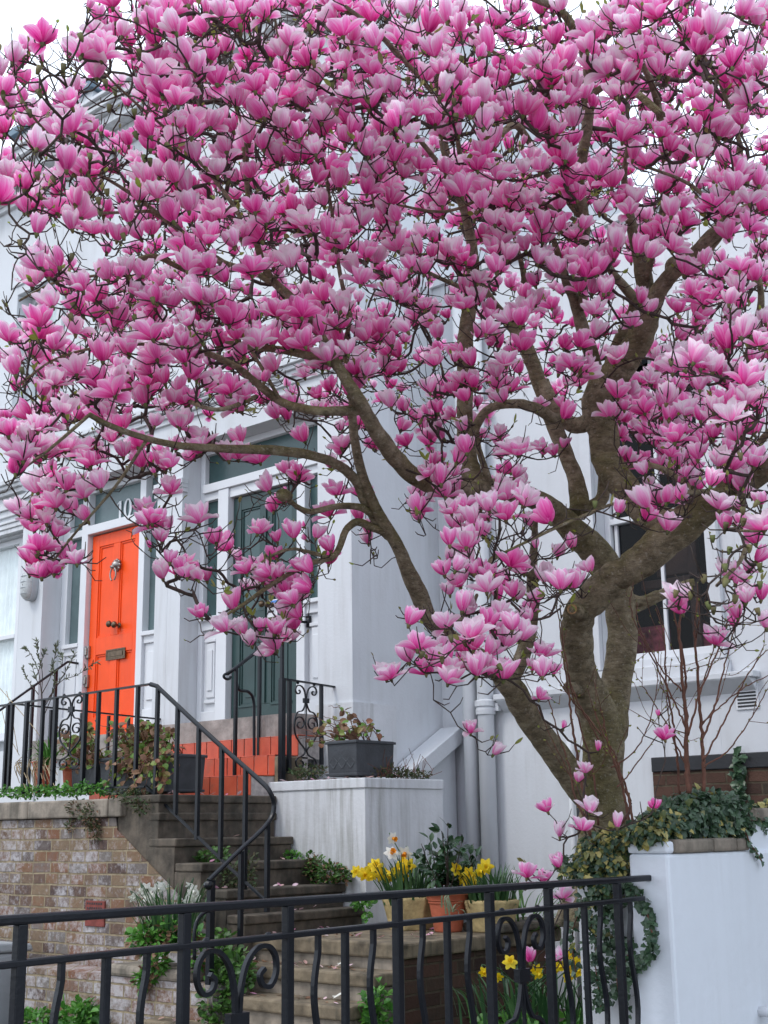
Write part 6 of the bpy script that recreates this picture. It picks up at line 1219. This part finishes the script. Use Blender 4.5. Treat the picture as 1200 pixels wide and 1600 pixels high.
def fmesh(name, Vl, Fl, Ul, Rl):
    V = np.concatenate(Vl); off = np.cumsum([0]+[len(v) for v in Vl[:-1]]); F = np.concatenate([f+o_ for f, o_ in zip(Fl, off)]); U = np.concatenate(Ul); Rn = np.concatenate(Rl)
    me = bpy.data.meshes.new(name); me.vertices.add(len(V)); me.vertices.foreach_set('co', V.astype(np.float32).ravel()); me.loops.add(F.size); me.loops.foreach_set('vertex_index', F.ravel().astype(np.int32))
    me.polygons.add(len(F)); me.polygons.foreach_set('loop_start', np.arange(0, F.size, 4, dtype=np.int32)); me.polygons.foreach_set('use_smooth', np.ones(len(F), bool))
    uvl = me.uv_layers.new(name='UVMap'); uvl.data.foreach_set('uv', U[F.ravel()].astype(np.float32).ravel()); a = me.attributes.new('rnd', 'FLOAT', 'POINT'); a.data.foreach_set('value', Rn.astype(np.float32)); me.update(); me.validate(); me.materials.append(MT['petal']); return me
fl = [k for h, c, k, a, r_ in paths if SC[k] > 0]
dep = (BASE[fl]-EYE)@_d; px = np.array([((p-EYE)@_r/((p-EYE)@_d)*FPX+600, 800-(p-EYE)@_u/((p-EYE)@_d)*FPX) for p in BASE[fl]])
vis = (px[:, 0] > 10) & (px[:, 0] < 1190) & (px[:, 1] > 30) & (px[:, 1] < 1590)
rank = np.argsort(np.where(vis, dep/SC[fl], 99)); big = set(np.array(fl)[rank[:100]])
cx_ = MB(); Vl, Fl, Ul, Rl = [], [], [], []
HF = .080
for k in fl:
    s_ = SC[k]*HF*RNG.uniform(.92, 1.08); o_ = RNG.beta(1.6, 3.3) if SC[k] > .66 else RNG.uniform(0, .12)
    if SC[k] > 1.18: o_ = RNG.uniform(.7, 1.0)
    vi = int(np.clip(round(o_*(len(OPS)-1)), 0, len(OPS)-1)); V, Fc, U = VAR[vi]; wd = 1.0 if SC[k] > .66 else .62
    z = AX[k]; x = unit(np.cross(z, rv())); y = np.cross(z, x); M = np.stack([x*wd*RNG.uniform(.86, 1.14), y*wd*RNG.uniform(.86, 1.14), z*RNG.uniform(.88, 1.16)], 1)*s_; rn = RNG.random()
    cx_.tube([BASE[k]-z*.012, BASE[k]-z*.002, BASE[k]+z*.012*SC[k]], [.0035, .007*SC[k]**.5, .0085*SC[k]], 7, rnd=RNG.random())
    if RNG.random() < .5: cx_.leaf(BASE[k]-z*.004, unit(z*.6+x), z, .022, .013, RNG.random(), fold=.4)
    W_ = V@M.T
    if k in big:
        me = fmesh('blossom', [W_], [Fc], [U], [np.full(len(V), rn)]); o = bpy.data.objects.new('blossom', me); S.collection.objects.link(o); o.parent = mg; me.transform(Matrix.Translation(Vector(-BASE[k]))); o.location = Vector(BASE[k])-absloc(mg)
    else: Vl.append(W_+BASE[k]); Fl.append(Fc); Ul.append(U); Rl.append(np.full(len(V), rn))
    if k in big: pass
for o in [c for c in mg.children if c.name.startswith('blossom')]: pass
me = fmesh('blossoms', Vl, Fl, Ul, Rl); o = bpy.data.objects.new('blossoms', me); S.collection.objects.link(o); o.parent = mg; o.location = -absloc(mg); o['kind'] = 'stuff'
o = cx_.build('flower_bases', 'calyx', mg, smooth=True); o['kind'] = 'stuff'
